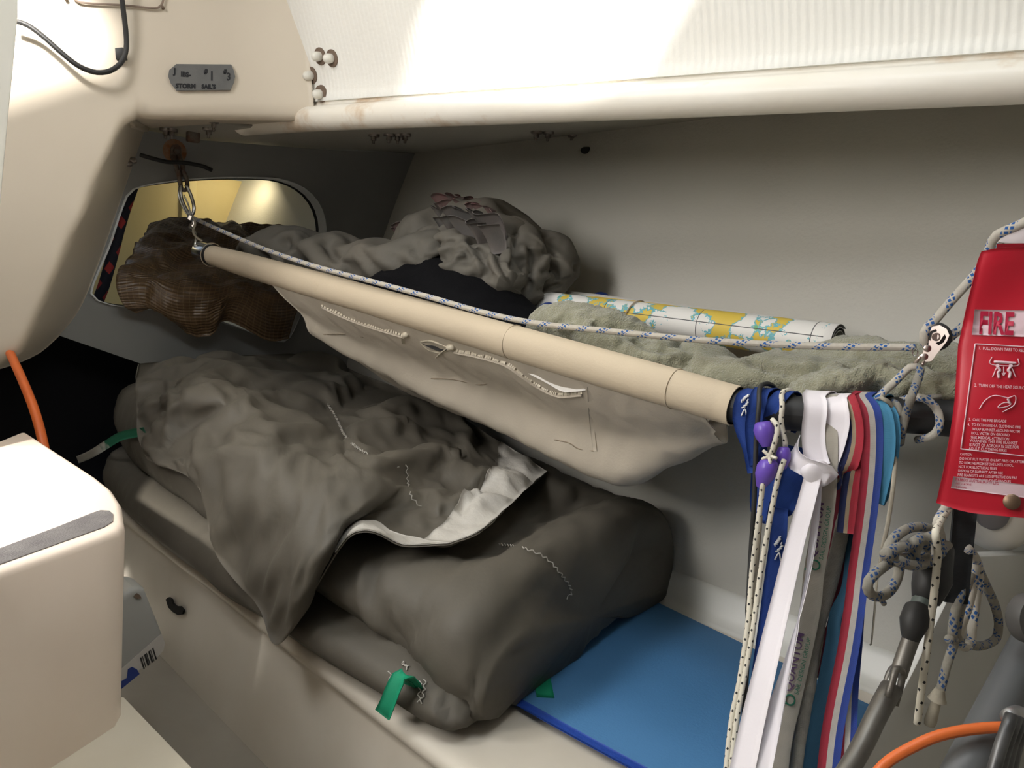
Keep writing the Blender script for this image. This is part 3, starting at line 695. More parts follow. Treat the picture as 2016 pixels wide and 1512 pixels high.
# green webbing loops
def webloop(pxs, w, ys, sd, label=None):
    o, _ = ribbon('webbing_loop', [PY(x, y, yy) for (x, y), yy in zip(pxs, ys)], w, GREEN, sail, side=sd, th=0.0014); return o
webloop([(818, 1350), (812, 1338), (800, 1326), (788, 1330), (776, 1350), (765, 1378), (756, 1400), (752, 1408)], 0.022, (.592, .580, .572, .566, .560, .556, .554, .556), (1, 0.25, 0.1))
webloop([(798, 1338), (806, 1350), (812, 1362)], 0.020, (.578, .588, .592), (1, 0.2, 0.1))
o, _ = ribbon('webbing_loop', [PZ(x, y, z) for x, y, z in ((1055, 1290, ZB + .03), (1062, 1312, ZB + .012), (1068, 1340, ZB + .0095), (1074, 1372, ZB + .0093))], 0.024, GREEN, sail, side=(0.75, 0.65, 0), th=0.0014)
o, _ = ribbon('webbing_loop', [PZ(x, y, z) for x, y, z in ((1140, 1220, ZB + .03), (1132, 1236, ZB + .012), (1122, 1256, ZB + .0095))], 0.024, GREEN, sail, side=(0.8, 0.6, 0), th=0.0014)
# stitched patch round the front loop
for k, pl in enumerate(([(772, 1318), (770, 1345), (768, 1362)], [(826, 1340), (826, 1362), (822, 1385)], [(832, 1342), (832, 1364), (828, 1386)], [(800, 1316), (790, 1302), (800, 1322)])):
    zigzag('patch_stitching', LFf, pl, 0.002, 0.004, low_o, off=0.003)
# webbing strap, white and green, lying across the far end of the bundle
STRAPW = mat('white_green_webbing', (0.5, 0.5, 0.46), rough=0.7, extra=lambda nt, tc, col, mix, ramp, nz: mix(ramp(nz(3.0), 0.5, 0.52), col, (0.02, 0.16, 0.09)))
o, _ = ribbon('webbing_strap', [PY(x, y, v) for x, y, v in ((140, 910, .575), (175, 896, .562), (205, 878, .556), (235, 860, .552), (262, 853, .550), (285, 850, .552))], 0.018, STRAPW, sail, side=(0.1, -0.3, 1))
# ------------------------------------------------------------------ pipe berth: pole, canvas sleeve, sling
CANV = mat('cream_canvas', (0.56, 0.47, 0.345), (0.50, 0.42, 0.31), rough=0.75, bump=0.12, bscale=260, nscale=4, stain=[((0.40, 0.31, 0.19), 6.0, 0.64, 0.8)])
CANVS = mat('cream_canvas_sling', (0.52, 0.46, 0.375), (0.47, 0.42, 0.34), rough=0.75, bump=0.12, bscale=260, nscale=4, stain=[((0.38, 0.26, 0.13), 5.0, 0.68, 0.82)])
BLK = mat('black_rubber', (0.022, 0.022, 0.022), (0.03, 0.03, 0.03), rough=0.55, nscale=10)
STEEL = mat('stainless', (0.62, 0.62, 0.62), rough=0.22, metal=1.0)
ZIP = mat('zip_plastic', (0.66, 0.60, 0.48), rough=0.45)
poleA, poleB, poleC, poleD = PD(400, 497, 1.88), PD(1450, 800, 1.02), PD(1850, 822, 0.95), V((-0.02, 1.16, -0.11))
pipe = empty('pipe_berth', poleA * 0.5 + poleB * 0.5, 'canvas pipe berth slung from a long cream sleeved pole below the side deck', 'berth')
sl_axis = crom(np.array([poleA + (poleB - poleA) * t for t in (0, 0.25, 0.5, 0.75, 1.0)]), 60)
axis_all = crom(np.array([poleA + (poleB - poleA) * t for t in (0, 0.3, 0.6, 0.9, 1.0)] + [poleB * 0.45 + poleC * 0.55 + V((0.0, -0.012, -0.004)), poleC, poleD]), 160)
tube('pole', axis_all[140 * 0:], 0.0215, BLK, pipe, n=20)
e = _n(poleA - poleB)
lathe('pole_cap', [(-0.035, 0.0228), (0.012, 0.0230), (0.016, 0.021), (0.017, 0.0)], poleA, e, STEEL, pipe, n=24)
sr = [0.0225, 0.0262, 0.0265, 0.0268, 0.0262, 0.0268, 0.0265, 0.0272, 0.0268, 0.0258]
Ps = []
for i, c in enumerate(sl_axis[2:]):
    t = i / (len(sl_axis) - 3); r = np.interp(t, np.linspace(0, 1, 10), sr)
    u = _n(np.cross(e, (0, 0, 1))); w = np.cross(u, e)
    Ps.append([c + r * (math.cos(a) * u + math.sin(a) * w) * (1 + 0.02 * math.sin(3 * a + 9 * t)) for a in np.linspace(0, 2 * math.pi, 24, endpoint=False)])
Ps = np.swapaxes(np.array(Ps), 0, 1); sleeve = sheet('canvas_sleeve', Ps, CANV, pipe, th=0.0012, closed_u=True, flip=False)
for t in (0.03, 0.72, 0.935):                                    # seams round the sleeve
    c = poleA + (poleB - poleA) * t; u = _n(np.cross(e, (0, 0, 1))); w = np.cross(u, e)
    tube('sleeve_seam', [c + 0.0270 * (math.cos(a) * u + math.sin(a) * w) for a in np.linspace(0, 2 * math.pi, 16, endpoint=False)], 0.0009, CANV, sleeve, n=5, closed=True, samples=40)

def pole_y(x): return np.interp(x, axis_all[:, 0], axis_all[:, 1])
def pole_z(x): return np.interp(x, axis_all[:, 0], axis_all[:, 2])
cols = []
for (tx, ty), (mx, my), (bx_, by_), dy, bel in (
        ((588, 578), (598, 622), (613, 664), 0.00, (1.00, -.165)), ((700, 612), (698, 672), (700, 716), 0.01, (1.04, -.235)), ((850, 652), (845, 726), (846, 792), 0.02, (1.05, -.262)),
        ((1000, 695), (996, 780), (1000, 862), 0.03, (1.06, -.275)), ((1150, 742), (1146, 840), (1150, 935), 0.035, (1.05, -.29)), ((1232, 765), (1230, 862), (1234, 950), 0.04, (1.05, -.26)),
        ((1320, 792), (1320, 862), (1330, 904), 0.04, (1.05, -.20)), ((1410, 815), (1410, 848), (1407, 868), 0.04, (1.04, -.155))):
    t0 = PD(tx, ty, np.interp(tx, (400, 1450), (1.88, 1.02))); yb = t0[1] + dy
    top_ = V((t0[0], pole_y(t0[0]) - 0.018, pole_z(t0[0]) - 0.012))
    m_ = PY(mx, my, yb - 0.012); b_ = PY(bx_, by_, yb + 0.005)
    x_ = b_[0]
    cols.append([top_, top_ * 0.5 + m_ * 0.5 + V((0, -0.004, 0)), m_, b_ + V((0, -0.006, 0.012)), b_ + V((0, 0.03, -0.004)), V((x_ - .03, bel[0], bel[1])), V((x_ - .03, 1.20, bel[1] * .75 - .02)), V((x_ - .03, hullY(x_, -0.06) - 0.012, -0.07))])
G0 = np.swapaxes(csurf(cols, 110, 90), 0, 1)
G1 = buckle(G0, 1.015, 1.035, 120, bend=0.7, keep=0.02, pin=0.3, jit=0.004, seed=21)
G1 = smooth_grid(G1, 2, 0.5)
sling = sheet('canvas_sling', G1, CANVS, pipe, th=0.0016, flip=True)
GF = G1[:40]
def on_sling(px, py, off=0.002): return snap(GF, px, py, off)
def zipper(pts, name='zip'):
    C = crom(np.array(pts), 90); s = arclen(C)
    tp_, _ = ribbon('zip_tape', C[::3], 0.013, CANVS, sling, side=(0, 0.1, 1), th=0.0008)
    n = int(s[-1] / 0.0042); vs, fs = [], []
    for i in range(n):
        j = int(i / n * 89); p = C[j]; T = _n(C[min(j + 1, 89)] - C[max(j - 1, 0)]); b = _n(p); sd = _n(np.cross(T, b)); k = len(vs)
        h = 0.0030 if i % 2 else 0.0026
        for a in (-1, 1):
            for q in (-1, 1):
                for c in (0.0012, 0.0034): vs.append(p + T * a * 0.0013 + sd * q * h + b * -c)
        fs += [(k + a, k + b_, k + c, k + d) for a, b_, c, d in ((0, 1, 3, 2), (4, 6, 7, 5), (0, 4, 5, 1), (2, 3, 7, 6), (1, 5, 7, 3), (0, 2, 6, 4))]
    z = mesh('zip_teeth', vs, fs, ZIP, sling, smooth=False); tag(z, kind='stuff'); return C
zipper([on_sling(x, y, 0.003) for x, y in ((634, 600), (680, 622), (730, 640), (800, 661))])
zipper([on_sling(x, y, 0.003) for x, y in ((893, 688), (940, 698), (995, 713), (1030, 737), (1060, 758), (1100, 774), (1150, 772))])
# open mouth of the pocket between the two sliders
ribbon('zip_mouth', [on_sling(x, y, 0.0042) for x, y in ((829, 675), (848, 680), (866, 685), (884, 687))], 0.0115, BLK, sling, side=(0, 0.1, 1), th=0.0006, wscale=[0.15, 1.0, 0.95, 0.2])
for pl in ([(829, 673), (845, 671), (868, 678), (884, 685)], [(829, 674), (840, 686), (866, 694), (884, 688)]):
    tube('zip_lip', [on_sling(x, y, 0.004) for x, y in pl], 0.0022, ZIP, sling, n=6)
for sx, sy, ex, ey in ((797, 660, 795, 676), (884, 684, 860, 704)):
    p = on_sling(sx, sy, 0.006); q = on_sling(ex, ey, 0.008)
    sl_ = tube('zip_slider', [p - _n(q - p) * 0.008 + V((0.008, 0, 0)), p, p + _n(q - p) * 0.006], [0.0045, 0.006, 0.004], ZIP, sling, n=8)
    ribbon('zip_pull', [p, p * 0.5 + q * 0.5 + V((0, -0.002, 0)), q], 0.007, ZIP, sl_, side=(0.9, 0.1, 0.5), th=0.0016)
# white lining showing in the gaping zip, stitched pocket end and seams
ribbon('pocket_lining', [on_sling(x, y, 0.0028) for x, y in ((1040, 734), (1070, 746), (1105, 760), (1130, 765), (1152, 766))], 0.014, mat('white_lining', (0.78, 0.76, 0.72), rough=0.7), sling, side=(0, 0.1, 1), th=0.0006, wscale=[0.1, 0.7, 1.0, 0.9, 0.4])
ribbon('pocket_end', [on_sling(x, y, 0.003) for x, y in ((1160, 752), (1163, 790), (1166, 840), (1170, 888))], 0.008, CANVS, sling, side=(1, 0, 0.2), th=0.0022)
for pl in ([(848, 745), (890, 747), (940, 757), (960, 755)], [(1092, 866), (1120, 872), (1140, 884), (1168, 888)], [(614, 662), (680, 658), (720, 665)]):
    tube('canvas_seam', [on_sling(x, y, 0.0022) for x, y in pl], 0.0011, mat('seam_thread', (0.33, 0.27, 0.2), rough=0.8), sling, n=5)

# ------------------------------------------------------------------ things lying in the pipe berth
def body(name, secs, m_, parent, nu=48, nv=60, su=1.1, sv=1.08, bend=0.3, keep=0.01, jit=0.006, seed=1, iters=140, sm=1, folds=None):
    P = np.swapaxes(crom(np.array([crom(np.array(s), nu, True) for s in secs]), nv), 0, 1)
    X = np.concatenate([P[-6:], P, P[:6]]); B = wrinkle(X, 3, su, sv, iters, bend, keep, 0, jit, seed, 0.0); B = buckle(B, 1.04, 1.04, 60, 0.3, 0.03, 0, 0.002, seed=seed + 2)
    X = B[6:-6].copy(); X[:3] = (X[:3] + B[-6:-3]) / 2; X[-3:] = (X[-3:] + B[3:6]) / 2
    Y = np.concatenate([X[-3:], X, X[:3]]); Y = smooth_grid(Y, sm, 0.5)[3:-3]
    if folds: Y = sculpt(Y, folds, True)
    Y[..., 1] = np.minimum(Y[..., 1], hullY(Y[..., 0], Y[..., 2]) - 0.005)
    return lump(name, Y, m_, parent), Y
def ring(c, ry, rz, n=10, tilt=0.0, ax=(1, 0, 0), squash=None):
    """ring round the point c in the plane across the boat, or across ax"""
    ax = _n(ax); u = _n(np.cross((0, 0, 1.0), ax)); w = np.cross(ax, u)
    return [V(c) + ry * math.cos(a + tilt) * u + rz * math.sin(a + tilt) * w for a in np.linspace(0, 2 * math.pi, n, endpoint=False)]

# black cushion
BC = mat('black_fleece', (0.005, 0.005, 0.006), (0.007, 0.007, 0.008), rough=0.95, bump=0.3, bscale=200, spec=0.1)
secs = []
for px, py, y, ry, rz in ((725, 570, .96, .04, .025), (770, 585, .98, .09, .058), (860, 590, 1.0, .105, .082), (950, 618, 1.0, .10, .066), (1020, 652, 1.0, .085, .042), (1085, 680, 1.0, .06, .022)):
    secs.append(ring(PY(px, py, y), ry, rz, 10))
o, _ = body('black_bag', secs, BC, None, seed=31, su=1.03, sv=1.03, keep=0.03)
tag(o, 'soft black fabric bundle bulging over the cream pole beneath the grey cloth', 'bag')

# crumpled grey cloth heap
CLO = mat('grey_cloth', (0.135, 0.122, 0.10), (0.115, 0.107, 0.09), rough=0.7, bump=0.1, bscale=120, nscale=5, spec=0.3, crease=(11.0, 0.35, 0.008))
CLD = mat('grey_cloth_dark', (0.12, 0.115, 0.108), (0.14, 0.12, 0.11), rough=0.8, bump=0.2, bscale=90, nscale=14)
PNK = mat('pink_lining', (0.21, 0.10, 0.095), (0.18, 0.15, 0.14), rough=0.8, bump=0.2, bscale=90, nscale=30)
heap = empty('crumpled_cloth', PY(900, 560, 1.05), 'heap of crumpled grey cloth with a pinkish ruffled edge against the hull', 'cloth')
JF = [([(555, 470), (575, 490), (585, 515)], 0.012, 7, 0.7), ([(640, 478), (655, 505), (690, 530)], 0.010, 7, 0.7), ([(705, 490), (730, 520), (755, 545)], 0.010, 6, 0.7), ([(760, 500), (800, 525), (860, 530)], 0.010, 7, 0.6),
      ([(815, 478), (822, 505), (850, 512), (900, 508)], 0.013, 7, 0.7), ([(850, 495), (870, 480), (900, 476)], 0.009, 5, 0.7), ([(880, 505), (905, 490), (925, 500)], 0.010, 5, 0.7), ([(920, 470), (945, 500), (965, 545)], 0.012, 6, 0.7),
      ([(975, 480), (985, 520), (1010, 560), (1030, 575)], 0.013, 6, 0.7), ([(1015, 455), (1012, 490), (1005, 530)], 0.012, 5, 0.7), ([(1042, 480), (1045, 520), (1040, 570)], 0.012, 6, 0.7), ([(1060, 510), (1080, 495), (1098, 505)], 0.010, 5, 0.7), ([(1065, 540), (1085, 530), (1100, 545)], 0.010, 5, 0.7), ([(1055, 575), (1080, 565), (1105, 560)], 0.009, 5, 0.6)]
def chain(name, pts, m_, seed, su=1.2, sv=1.12, bend=0.4, keep=0.006, jit=0.01, nu=72, nv=96, sm=1, n=10):
    C = np.array([PY(x, y, yy) for x, y, yy, a, b in pts]); T = np.gradient(C, axis=0)
    secs = [ring(c, p[3], p[4], n, ax=t) for c, p, t in zip(C, pts, T)]
    return body(name, secs, m_, heap, nu, nv, su, sv, bend, keep, jit, seed, 160, sm, JF)
chain('sleeve_roll', [(484, 496, .88, .02, .012), (530, 490, .90, .055, .035), (590, 500, .93, .075, .050), (660, 512, .95, .075, .045), (740, 522, .97, .075, .040), (800, 520, .99, .08, .048), (860, 515, 1.02, .08, .055), (900, 512, 1.05, .05, .035)], CLO, 41, su=1.16, sv=1.1)
chain('main_fold', [(800, 500, 1.14, .03, .02), (850, 490, 1.13, .09, .060), (910, 495, 1.13, .11, .085), (960, 505, 1.13, .11, .095), (1010, 525, 1.14, .09, .085), (1040, 540, 1.14, .04, .05)], CLO, 44, su=1.22, sv=1.16)
chain('front_fold', [(842, 478, 1.04, .03, .02), (870, 492, 1.04, .05, .04), (905, 505, 1.03, .055, .045), (950, 530, 1.02, .05, .04), (1000, 562, 1.02, .03, .03)], CLO, 47, su=1.2, sv=1.2)
chain('end_roll', [(1060, 470, 1.20, .03, .012), (1078, 495, 1.19, .05, .040), (1080, 530, 1.18, .055, .045), (1068, 565, 1.17, .055, .04), (1050, 588, 1.16, .04, .02)], CLO, 52, su=1.2, sv=1.15)
chain('side_fold', [(985, 455, 1.16, .025, .02), (1010, 480, 1.13, .05, .045), (1020, 530, 1.10, .05, .05), (1015, 570, 1.08, .045, .04), (1010, 590, 1.07, .03, .02)], CLO, 55, su=1.2, sv=1.15)
# ruffled top: folded strips of thin cloth standing on edge
def ruffle(name, pxs, y0, h, m_, waves, amp, seed, ph=0.0):
    C = crom(np.array([PY(x, y, y0) for x, y in pxs]), 90); rs = np.random.RandomState(seed); P = []
    for k, t in enumerate(np.linspace(0, 1, 10)):
        w = np.linspace(0, 1, 90); a = amp * (0.5 + 0.5 * t) * np.sin(2 * math.pi * waves * (w + 0.03 * np.sin(9 * w + seed)) + ph)
        b = 0.35 * amp * np.sin(2 * math.pi * waves * 0.63 * w + seed)
        P.append(C + np.stack([b, a - 0.03 * t * t, np.full(90, h * t) + 0.2 * amp * np.sin(2 * math.pi * waves * 1.3 * w)], 1))
    return sheet(name, np.array(P), m_, heap, th=0.0018)
ruffle('pink_ruffle', [(868, 432), (900, 428), (950, 438), (985, 452)], 1.12, 0.045, PNK, 5.5, 0.016, 2)
ruffle('pink_ruffle', [(876, 445), (915, 442), (960, 452), (990, 462)], 1.085, 0.045, PNK, 6.2, 0.016, 5, 1.0)
ruffle('inner_ruffle', [(872, 462), (910, 462), (950, 470), (985, 478)], 1.05, 0.05, CLD, 5, 0.018, 7, 2.0)
ruffle('inner_ruffle', [(880, 482), (915, 482), (950, 492), (985, 500)], 1.02, 0.05, CLD, 4, 0.018, 11, 0.4)
ruffle('inner_ruffle', [(782, 476), (810, 466), (840, 458), (866, 456)], 1.12, 0.03, PNK, 3, 0.012, 13, 0.4)

# rolled charts
def chart_col(nt, tc, col, mix, ramp, nz):
    N = nt.nodes; L = nt.links
    sp = N.new('ShaderNodeSeparateXYZ'); L.new(tc.outputs['UV'], sp.inputs[0])
    t = N.new('ShaderNodeTexNoise'); t.inputs['Scale'].default_value = 13.0; t.inputs['Detail'].default_value = 8.0; t.inputs['Roughness'].default_value = 0.62; L.new(tc.outputs['UV'], t.inputs['Vector'])
    f = t.outputs['Fac']; c = mix(ramp(f, 0.505, 0.51), (0.74, 0.72, 0.68), (0.14, 0.42, 0.48))
    c = mix(ramp(f, 0.53, 0.535), c, (0.66, 0.48, 0.08))
    t2 = N.new('ShaderNodeTexNoise'); t2.inputs['Scale'].default_value = 22.0; L.new(tc.outputs['UV'], t2.inputs['Vector'])
    c = mix(ramp(t2.outputs['Fac'], 0.66, 0.665), c, (0.15, 0.38, 0.16))
    br = N.new('ShaderNodeTexBrick'); br.inputs['Scale'].default_value = 3.2; br.inputs['Mortar Size'].default_value = 0.0025; br.offset = 0.0
    br.inputs['Color1'].default_value = br.inputs['Color2'].default_value = (0, 0, 0, 1); br.inputs['Mortar'].default_value = (1, 1, 1, 1); br.inputs['Brick Width'].default_value = 0.62; br.inputs['Row Height'].default_value = 0.4
    L.new(tc.outputs['UV'], br.inputs['Vector']); c = mix(br.outputs['Color'], c, (0.06, 0.06, 0.06))
    # plain paper margin at both ends
    for lim, op in ((0.075, 'LESS_THAN'), (0.60, 'GREATER_THAN')):
        m_ = N.new('ShaderNodeMath'); m_.operation = op; m_.inputs[1].default_value = lim; L.new(sp.outputs['X'], m_.inputs[0]); c = mix(m_.outputs[0], c, (0.72, 0.70, 0.67))
    return c
CHART = mat('printed_chart', (0.7, 0.7, 0.7), rough=0.55, extra=chart_col)
PAPER = mat('chart_paper', (0.70, 0.69, 0.66), (0.66, 0.65, 0.61), rough=0.6, nscale=30)
def chart(name, a, b, r, turns, m_, seed, label, grp=None):
    T = _n(b - a); u = _n(np.cross(T, (0, 0, 1.0))); w = np.cross(u, T); L_ = np.linalg.norm(b - a); P = []
    n = 70
    for i in range(n):
        th_ = turns * 2 * math.pi * i / (n - 1); rr = r * (1.0 - 0.16 * (1 - i / (n - 1)) * turns)
        P.append([a + (b - a) * s + rr * (math.cos(th_ + seed) * u + math.sin(th_ + seed) * w) for s in np.linspace(0, 1, 24)])
    P = np.array(P); g = np.stack(np.meshgrid(np.linspace(0, turns * 2 * math.pi * r, n), np.linspace(0, L_, 24), indexing='ij'), -1)[..., ::-1]
    o = sheet(name, P, m_, None, th=0.0008, uvs=g); return tag(o, label, 'chart', grp)
ca, cb = PY(1052, 602, 1.14), PY(1650, 678, 1.17)
ch = chart('rolled_chart', ca, cb, 0.030, 2.3, CHART, 0.4, 'rolled nautical chart with yellow land and teal water behind the towel')
c2a, c2b = PY(1075, 590, 1.235), PY(1640, 668, 1.25)
ch2 = chart('paper_roll', c2a, c2b, 0.024, 1.9, PAPER, 2.2, 'plain white paper roll lying behind the yellow chart against the hull')
# loose outer edge of the chart standing up behind, with its yellow strip
u0 = [PY(x, y, 1.205) for x, y in ((1050, 580), (1200, 604), (1350, 626), (1500, 646), (1640, 662))]
u1 = [PY(x, y, 1.225) for x, y in ((1062, 574), (1200, 588), (1350, 606), (1500, 630), (1636, 655))]
sheet('loose_edge', csurf([u0, [a * .5 + b * .5 + V((0, .006, 0)) for a, b in zip(u0, u1)], u1], 10, 40), PAPER, ch, th=0.0006)
tube('edge_strip', u1, 0.0016, mat('chart_yellow', (0.70, 0.48, 0.05), rough=0.6), ch, n=6)
cm = ca + (cb - ca) * 0.40; T = _n(cb - ca); uu = _n(np.cross(T, (0, 0, 1.0))); ww = np.cross(uu, T)
tube('rubber_band', [cm + 0.0325 * (math.cos(a) * uu + math.sin(a) * ww) + T * 0.008 * math.sin(a) for a in np.linspace(0, 2 * math.pi, 14, endpoint=False)], 0.0013, mat('band_tan', (0.45, 0.36, 0.26), rough=0.5), ch, n=6, closed=True, samples=40)

# small blue pouch ends showing beside the charts
NAVY = mat('navy_cloth', (0.01, 0.03, 0.16), (0.012, 0.04, 0.20), rough=0.7)
o, _ = body('blue_pouch', [ring(PY(x, y, 1.05), a, b, 8) for x, y, a, b in ((1066, 618, .01, .006), (1076, 612, .018, .014), (1092, 616, .016, .012), (1104, 624, .008, .006))], NAVY, None, 20, 20, seed=3, sm=2)
tag(o, 'small crumpled navy blue pouch beside the left end of the chart', 'pouch')
o, _ = body('blue_pouch', [ring(PY(x, y, 1.275), a, b, 8) for x, y, a, b in ((1168, 592, .01, .006), (1178, 590, .018, .014), (1190, 590, .016, .012), (1198, 594, .006, .006))], NAVY, None, 20, 20, seed=4, sm=2)
tag(o, 'dark blue rounded pouch tip poking up behind the chart near the hull', 'pouch')

# sage green towel
TOW = mat('sage_towel', (0.33, 0.32, 0.225), (0.27, 0.265, 0.185), rough=0.95, bump=0.9, bscale=420, bdetail=2, nscale=60, sheen=0.5, spec=0.1)
towel = empty('towel', PY(1450, 740, 1.0), 'long rumpled sage green terry towel lying behind the pole', 'towel')
def troll(name, pts, seed, su=1.13, sv=1.15, nu=60, nv=110, bend=0.5, keep=0.012, jit=0.008, folds=None):
    C = np.array([PY(x, y, yy) for x, y, yy, a, b in pts]); T = np.gradient(C, axis=0)
    P = np.swapaxes(crom(np.array([crom(np.array(ring(c, p[3], p[4], 10, ax=t)), nu, True) for c, p, t in zip(C, pts, T)]), nv), 0, 1)
    X = np.concatenate([P[-4:], P, P[:4]]); X = wrinkle(X, 4, su, sv, 140, bend, keep * 0.5, 0, jit * 1.8, seed, 0.03)[4:-4]
    if folds: X = sculpt(X, folds, True)
    N_ = normals(np.concatenate([X[-1:], X, X[:1]]))[1:-1]
    dis = np.array([[noise.noise(Vector(X[i, j] * 210)) * 0.0024 + noise.noise(Vector(X[i, j] * 70)) * 0.0024 for j in range(nv)] for i in range(nu)])
    return lump(name, X - N_ * dis[..., None], TOW, towel)
troll('bunched_end', [(1080, 655, .98, .02, .015), (1092, 648, .98, .045, .030), (1130, 650, .98, .055, .036), (1190, 665, .985, .055, .034), (1250, 690, .99, .055, .032), (1310, 712, .99, .05, .032), (1360, 730, .99, .035, .02)], 61, folds=[([(1165, 625), (1180, 645), (1230, 660)], 0.010, 8, 0.7), ([(1090, 640), (1110, 630), (1135, 632)], 0.008, 7, 0.7), ([(1235, 665), (1280, 685), (1330, 690)], 0.009, 8, 0.7)])
troll('towel_body', [(1290, 715, 1.02, .03, .02), (1360, 722, 1.03, .06, .030), (1440, 735, 1.04, .075, .034), (1530, 742, 1.06, .08, .036), (1620, 742, 1.08, .08, .040), (1710, 740, 1.10, .08, .042), (1800, 745, 1.12, .08, .042), (1900, 755, 1.15, .08, .040), (1990, 768, 1.18, .05, .02)], 64, sv=1.14, folds=[([(1480, 715), (1560, 735), (1640, 720)], 0.010, 8, 0.7), ([(1560, 770), (1640, 745), (1700, 735)], 0.010, 8, 0.7), ([(1690, 705), (1740, 725), (1790, 720)], 0.010, 8, 0.7), ([(1820, 710), (1850, 740), (1880, 750)], 0.010, 7, 0.7)])
troll('towel_fold', [(1560, 786, 1.0, .02, .01), (1610, 770, 1.0, .035, .018), (1670, 752, 1.01, .035, .018), (1730, 745, 1.03, .035, .018), (1800, 760, 1.04, .035, .022), (1880, 768, 1.06, .035, .022), (1950, 780, 1.08, .02, .01)], 67)
# ------------------------------------------------------------------ ropes, block, lanyards
ROPE = mat('rope_white_blue', (0.66, 0.62, 0.54), (0.60, 0.56, 0.48), rough=0.85, nscale=200, extra=flecks((0.03, 0.13, 0.42), 0.006, 5, 0.62, 0.5, (0.034, 0.42)), wave=(260, 'DIAGONAL', 0.5, 'UV'))
ROPED = mat('rope_dull_blue', (0.36, 0.34, 0.29), (0.31, 0.29, 0.25), rough=0.9, nscale=200, extra=flecks((0.03, 0.09, 0.26), 0.006, 5, 0.62, 0.5, (0.03, 0.45)), wave=(260, 'DIAGONAL', 0.5, 'UV'))
BUNG = mat('cream_fleck_cord', (0.66, 0.62, 0.52), rough=0.85, extra=flecks((0.02, 0.02, 0.02), 0.010, 2, 0.28, 0.5))
CORD = mat('thin_cream_cord', (0.42, 0.38, 0.30), (0.33, 0.30, 0.24), rough=0.9, nscale=80)
main_rope = [(378, 428, .768), (440, 456, .775), (520, 490, .785), (620, 524, .802), (740, 556, .822), (850, 586, .842), (955, 616, .864), (1060, 637, .885), (1200, 652, .91), (1400, 671, .945), (1600, 681, .975), (1802, 684, 1.0)]
o = tube('control_rope', [PY(x, y, v) for x, y, v in main_rope], 0.0045, ROPE, None, n=12, samples=300)
tag(o, 'white rope with blue flecks running along the top of the pole to the pulley', 'rope')
# tackle rope: from the pulley up over the strap at the top right
tk = empty('tackle_rope', PY(1838, 650, 1.0), 'white rope with blue flecks rising from the pulley behind the red pouch', 'rope')
tube('rope_leg', [PY(x, y, v) for x, y, v in ((1826, 682, .992), (1818, 668, .985), (1822, 648, .985), (1836, 636, .99), (1870, 596, 1.0), (1920, 540, 1.01), (1944, 505, 1.015), (1950, 482, 1.01), (1962, 463, 1.005), (1990, 450, 1.0), (2030, 432, 1.0))], 0.0052, ROPE, tk, n=12)
tube('rope_leg', [PY(x, y, v) for x, y, v in ((1866, 668, 1.01), (1885, 652, 1.015), (1930, 615, 1.03), (1990, 570, 1.05))], 0.0052, ROPE, tk, n=12)
tube('rope_leg', [PY(x, y, v) for x, y, v in ((1955, 500, 1.03), (1961, 485, 1.03), (1975, 470, 1.03))], 0.0048, ROPE, tk, n=12)
# pulley block
STEELB = mat('worn_steel', (0.55, 0.48, 0.45), (0.48, 0.40, 0.37), rough=0.28, metal=1.0, nscale=40)
blk = empty('pulley', PY(1840, 660, 1.0), 'small stainless pulley block with black sheave beside the red pouch', 'pulley')
def bp(px, py, y=0.985): return PY(px, py, y)
cheek = [(1835, 643), (1850, 640), (1864, 648), (1869, 660), (1864, 672), (1845, 696), (1834, 711), (1822, 712), (1815, 704), (1818, 690), (1825, 660)]
ctr = bp(1843, 663); nb = _n(-ctr)
slot1 = [(1828, 660), (1832, 652), (1842, 648), (1845, 652), (1836, 656), (1833, 664), (1832, 671), (1828, 669)]
slot2 = [(1842, 675), (1850, 672), (1856, 663), (1860, 658), (1863, 664), (1858, 674), (1848, 680)]
slab('cheek_plate', [bp(*p) for p in cheek], STEELB, blk, depth=tuple(-nb * 0.0018), holes=[[bp(*p) for p in slot1], [bp(*p) for p in slot2]], bev=0)
slab('cheek_plate', [bp(*p) - nb * 0.016 for p in cheek], STEELB, blk, depth=tuple(-nb * 0.0018), bev=0)
lathe('sheave', [(-0.0145, 0.012), (-0.013, 0.0165), (-0.0085, 0.0125), (-0.004, 0.0165), (-0.0025, 0.012)], ctr, nb, BLK, blk, n=28)
lathe('axle', [(-0.002, 0.0048), (0.0012, 0.0048), (0.0018, 0.0042), (0.0018, 0.0028), (0.0004, 0.0028), (0.0004, 0.0)], ctr, nb, STEELB, blk, n=20)
for x, y in ((1826, 686), (1820, 702)): lathe('rivet', [(-0.0005, 0.0042), (0.0014, 0.0040), (0.0020, 0.0025), (0.0021, 0.0)], bp(x, y), nb, STEELB, blk, n=16)
tube('shackle', [bp(x, y, v) for x, y, v in ((1814, 700, .985), (1804, 712, .985), (1797, 722, .987), (1802, 727, .99), (1812, 722, .99), (1822, 710, .992))], 0.0022, STEELB, blk, n=8)
tube('split_ring', [bp(1802 + 5 * math.cos(a), 694 + 7 * math.sin(a), .985) for a in np.linspace(0, 2 * math.pi, 10, endpoint=False)], 0.0009, STEEL, blk, n=6, closed=True, samples=24)

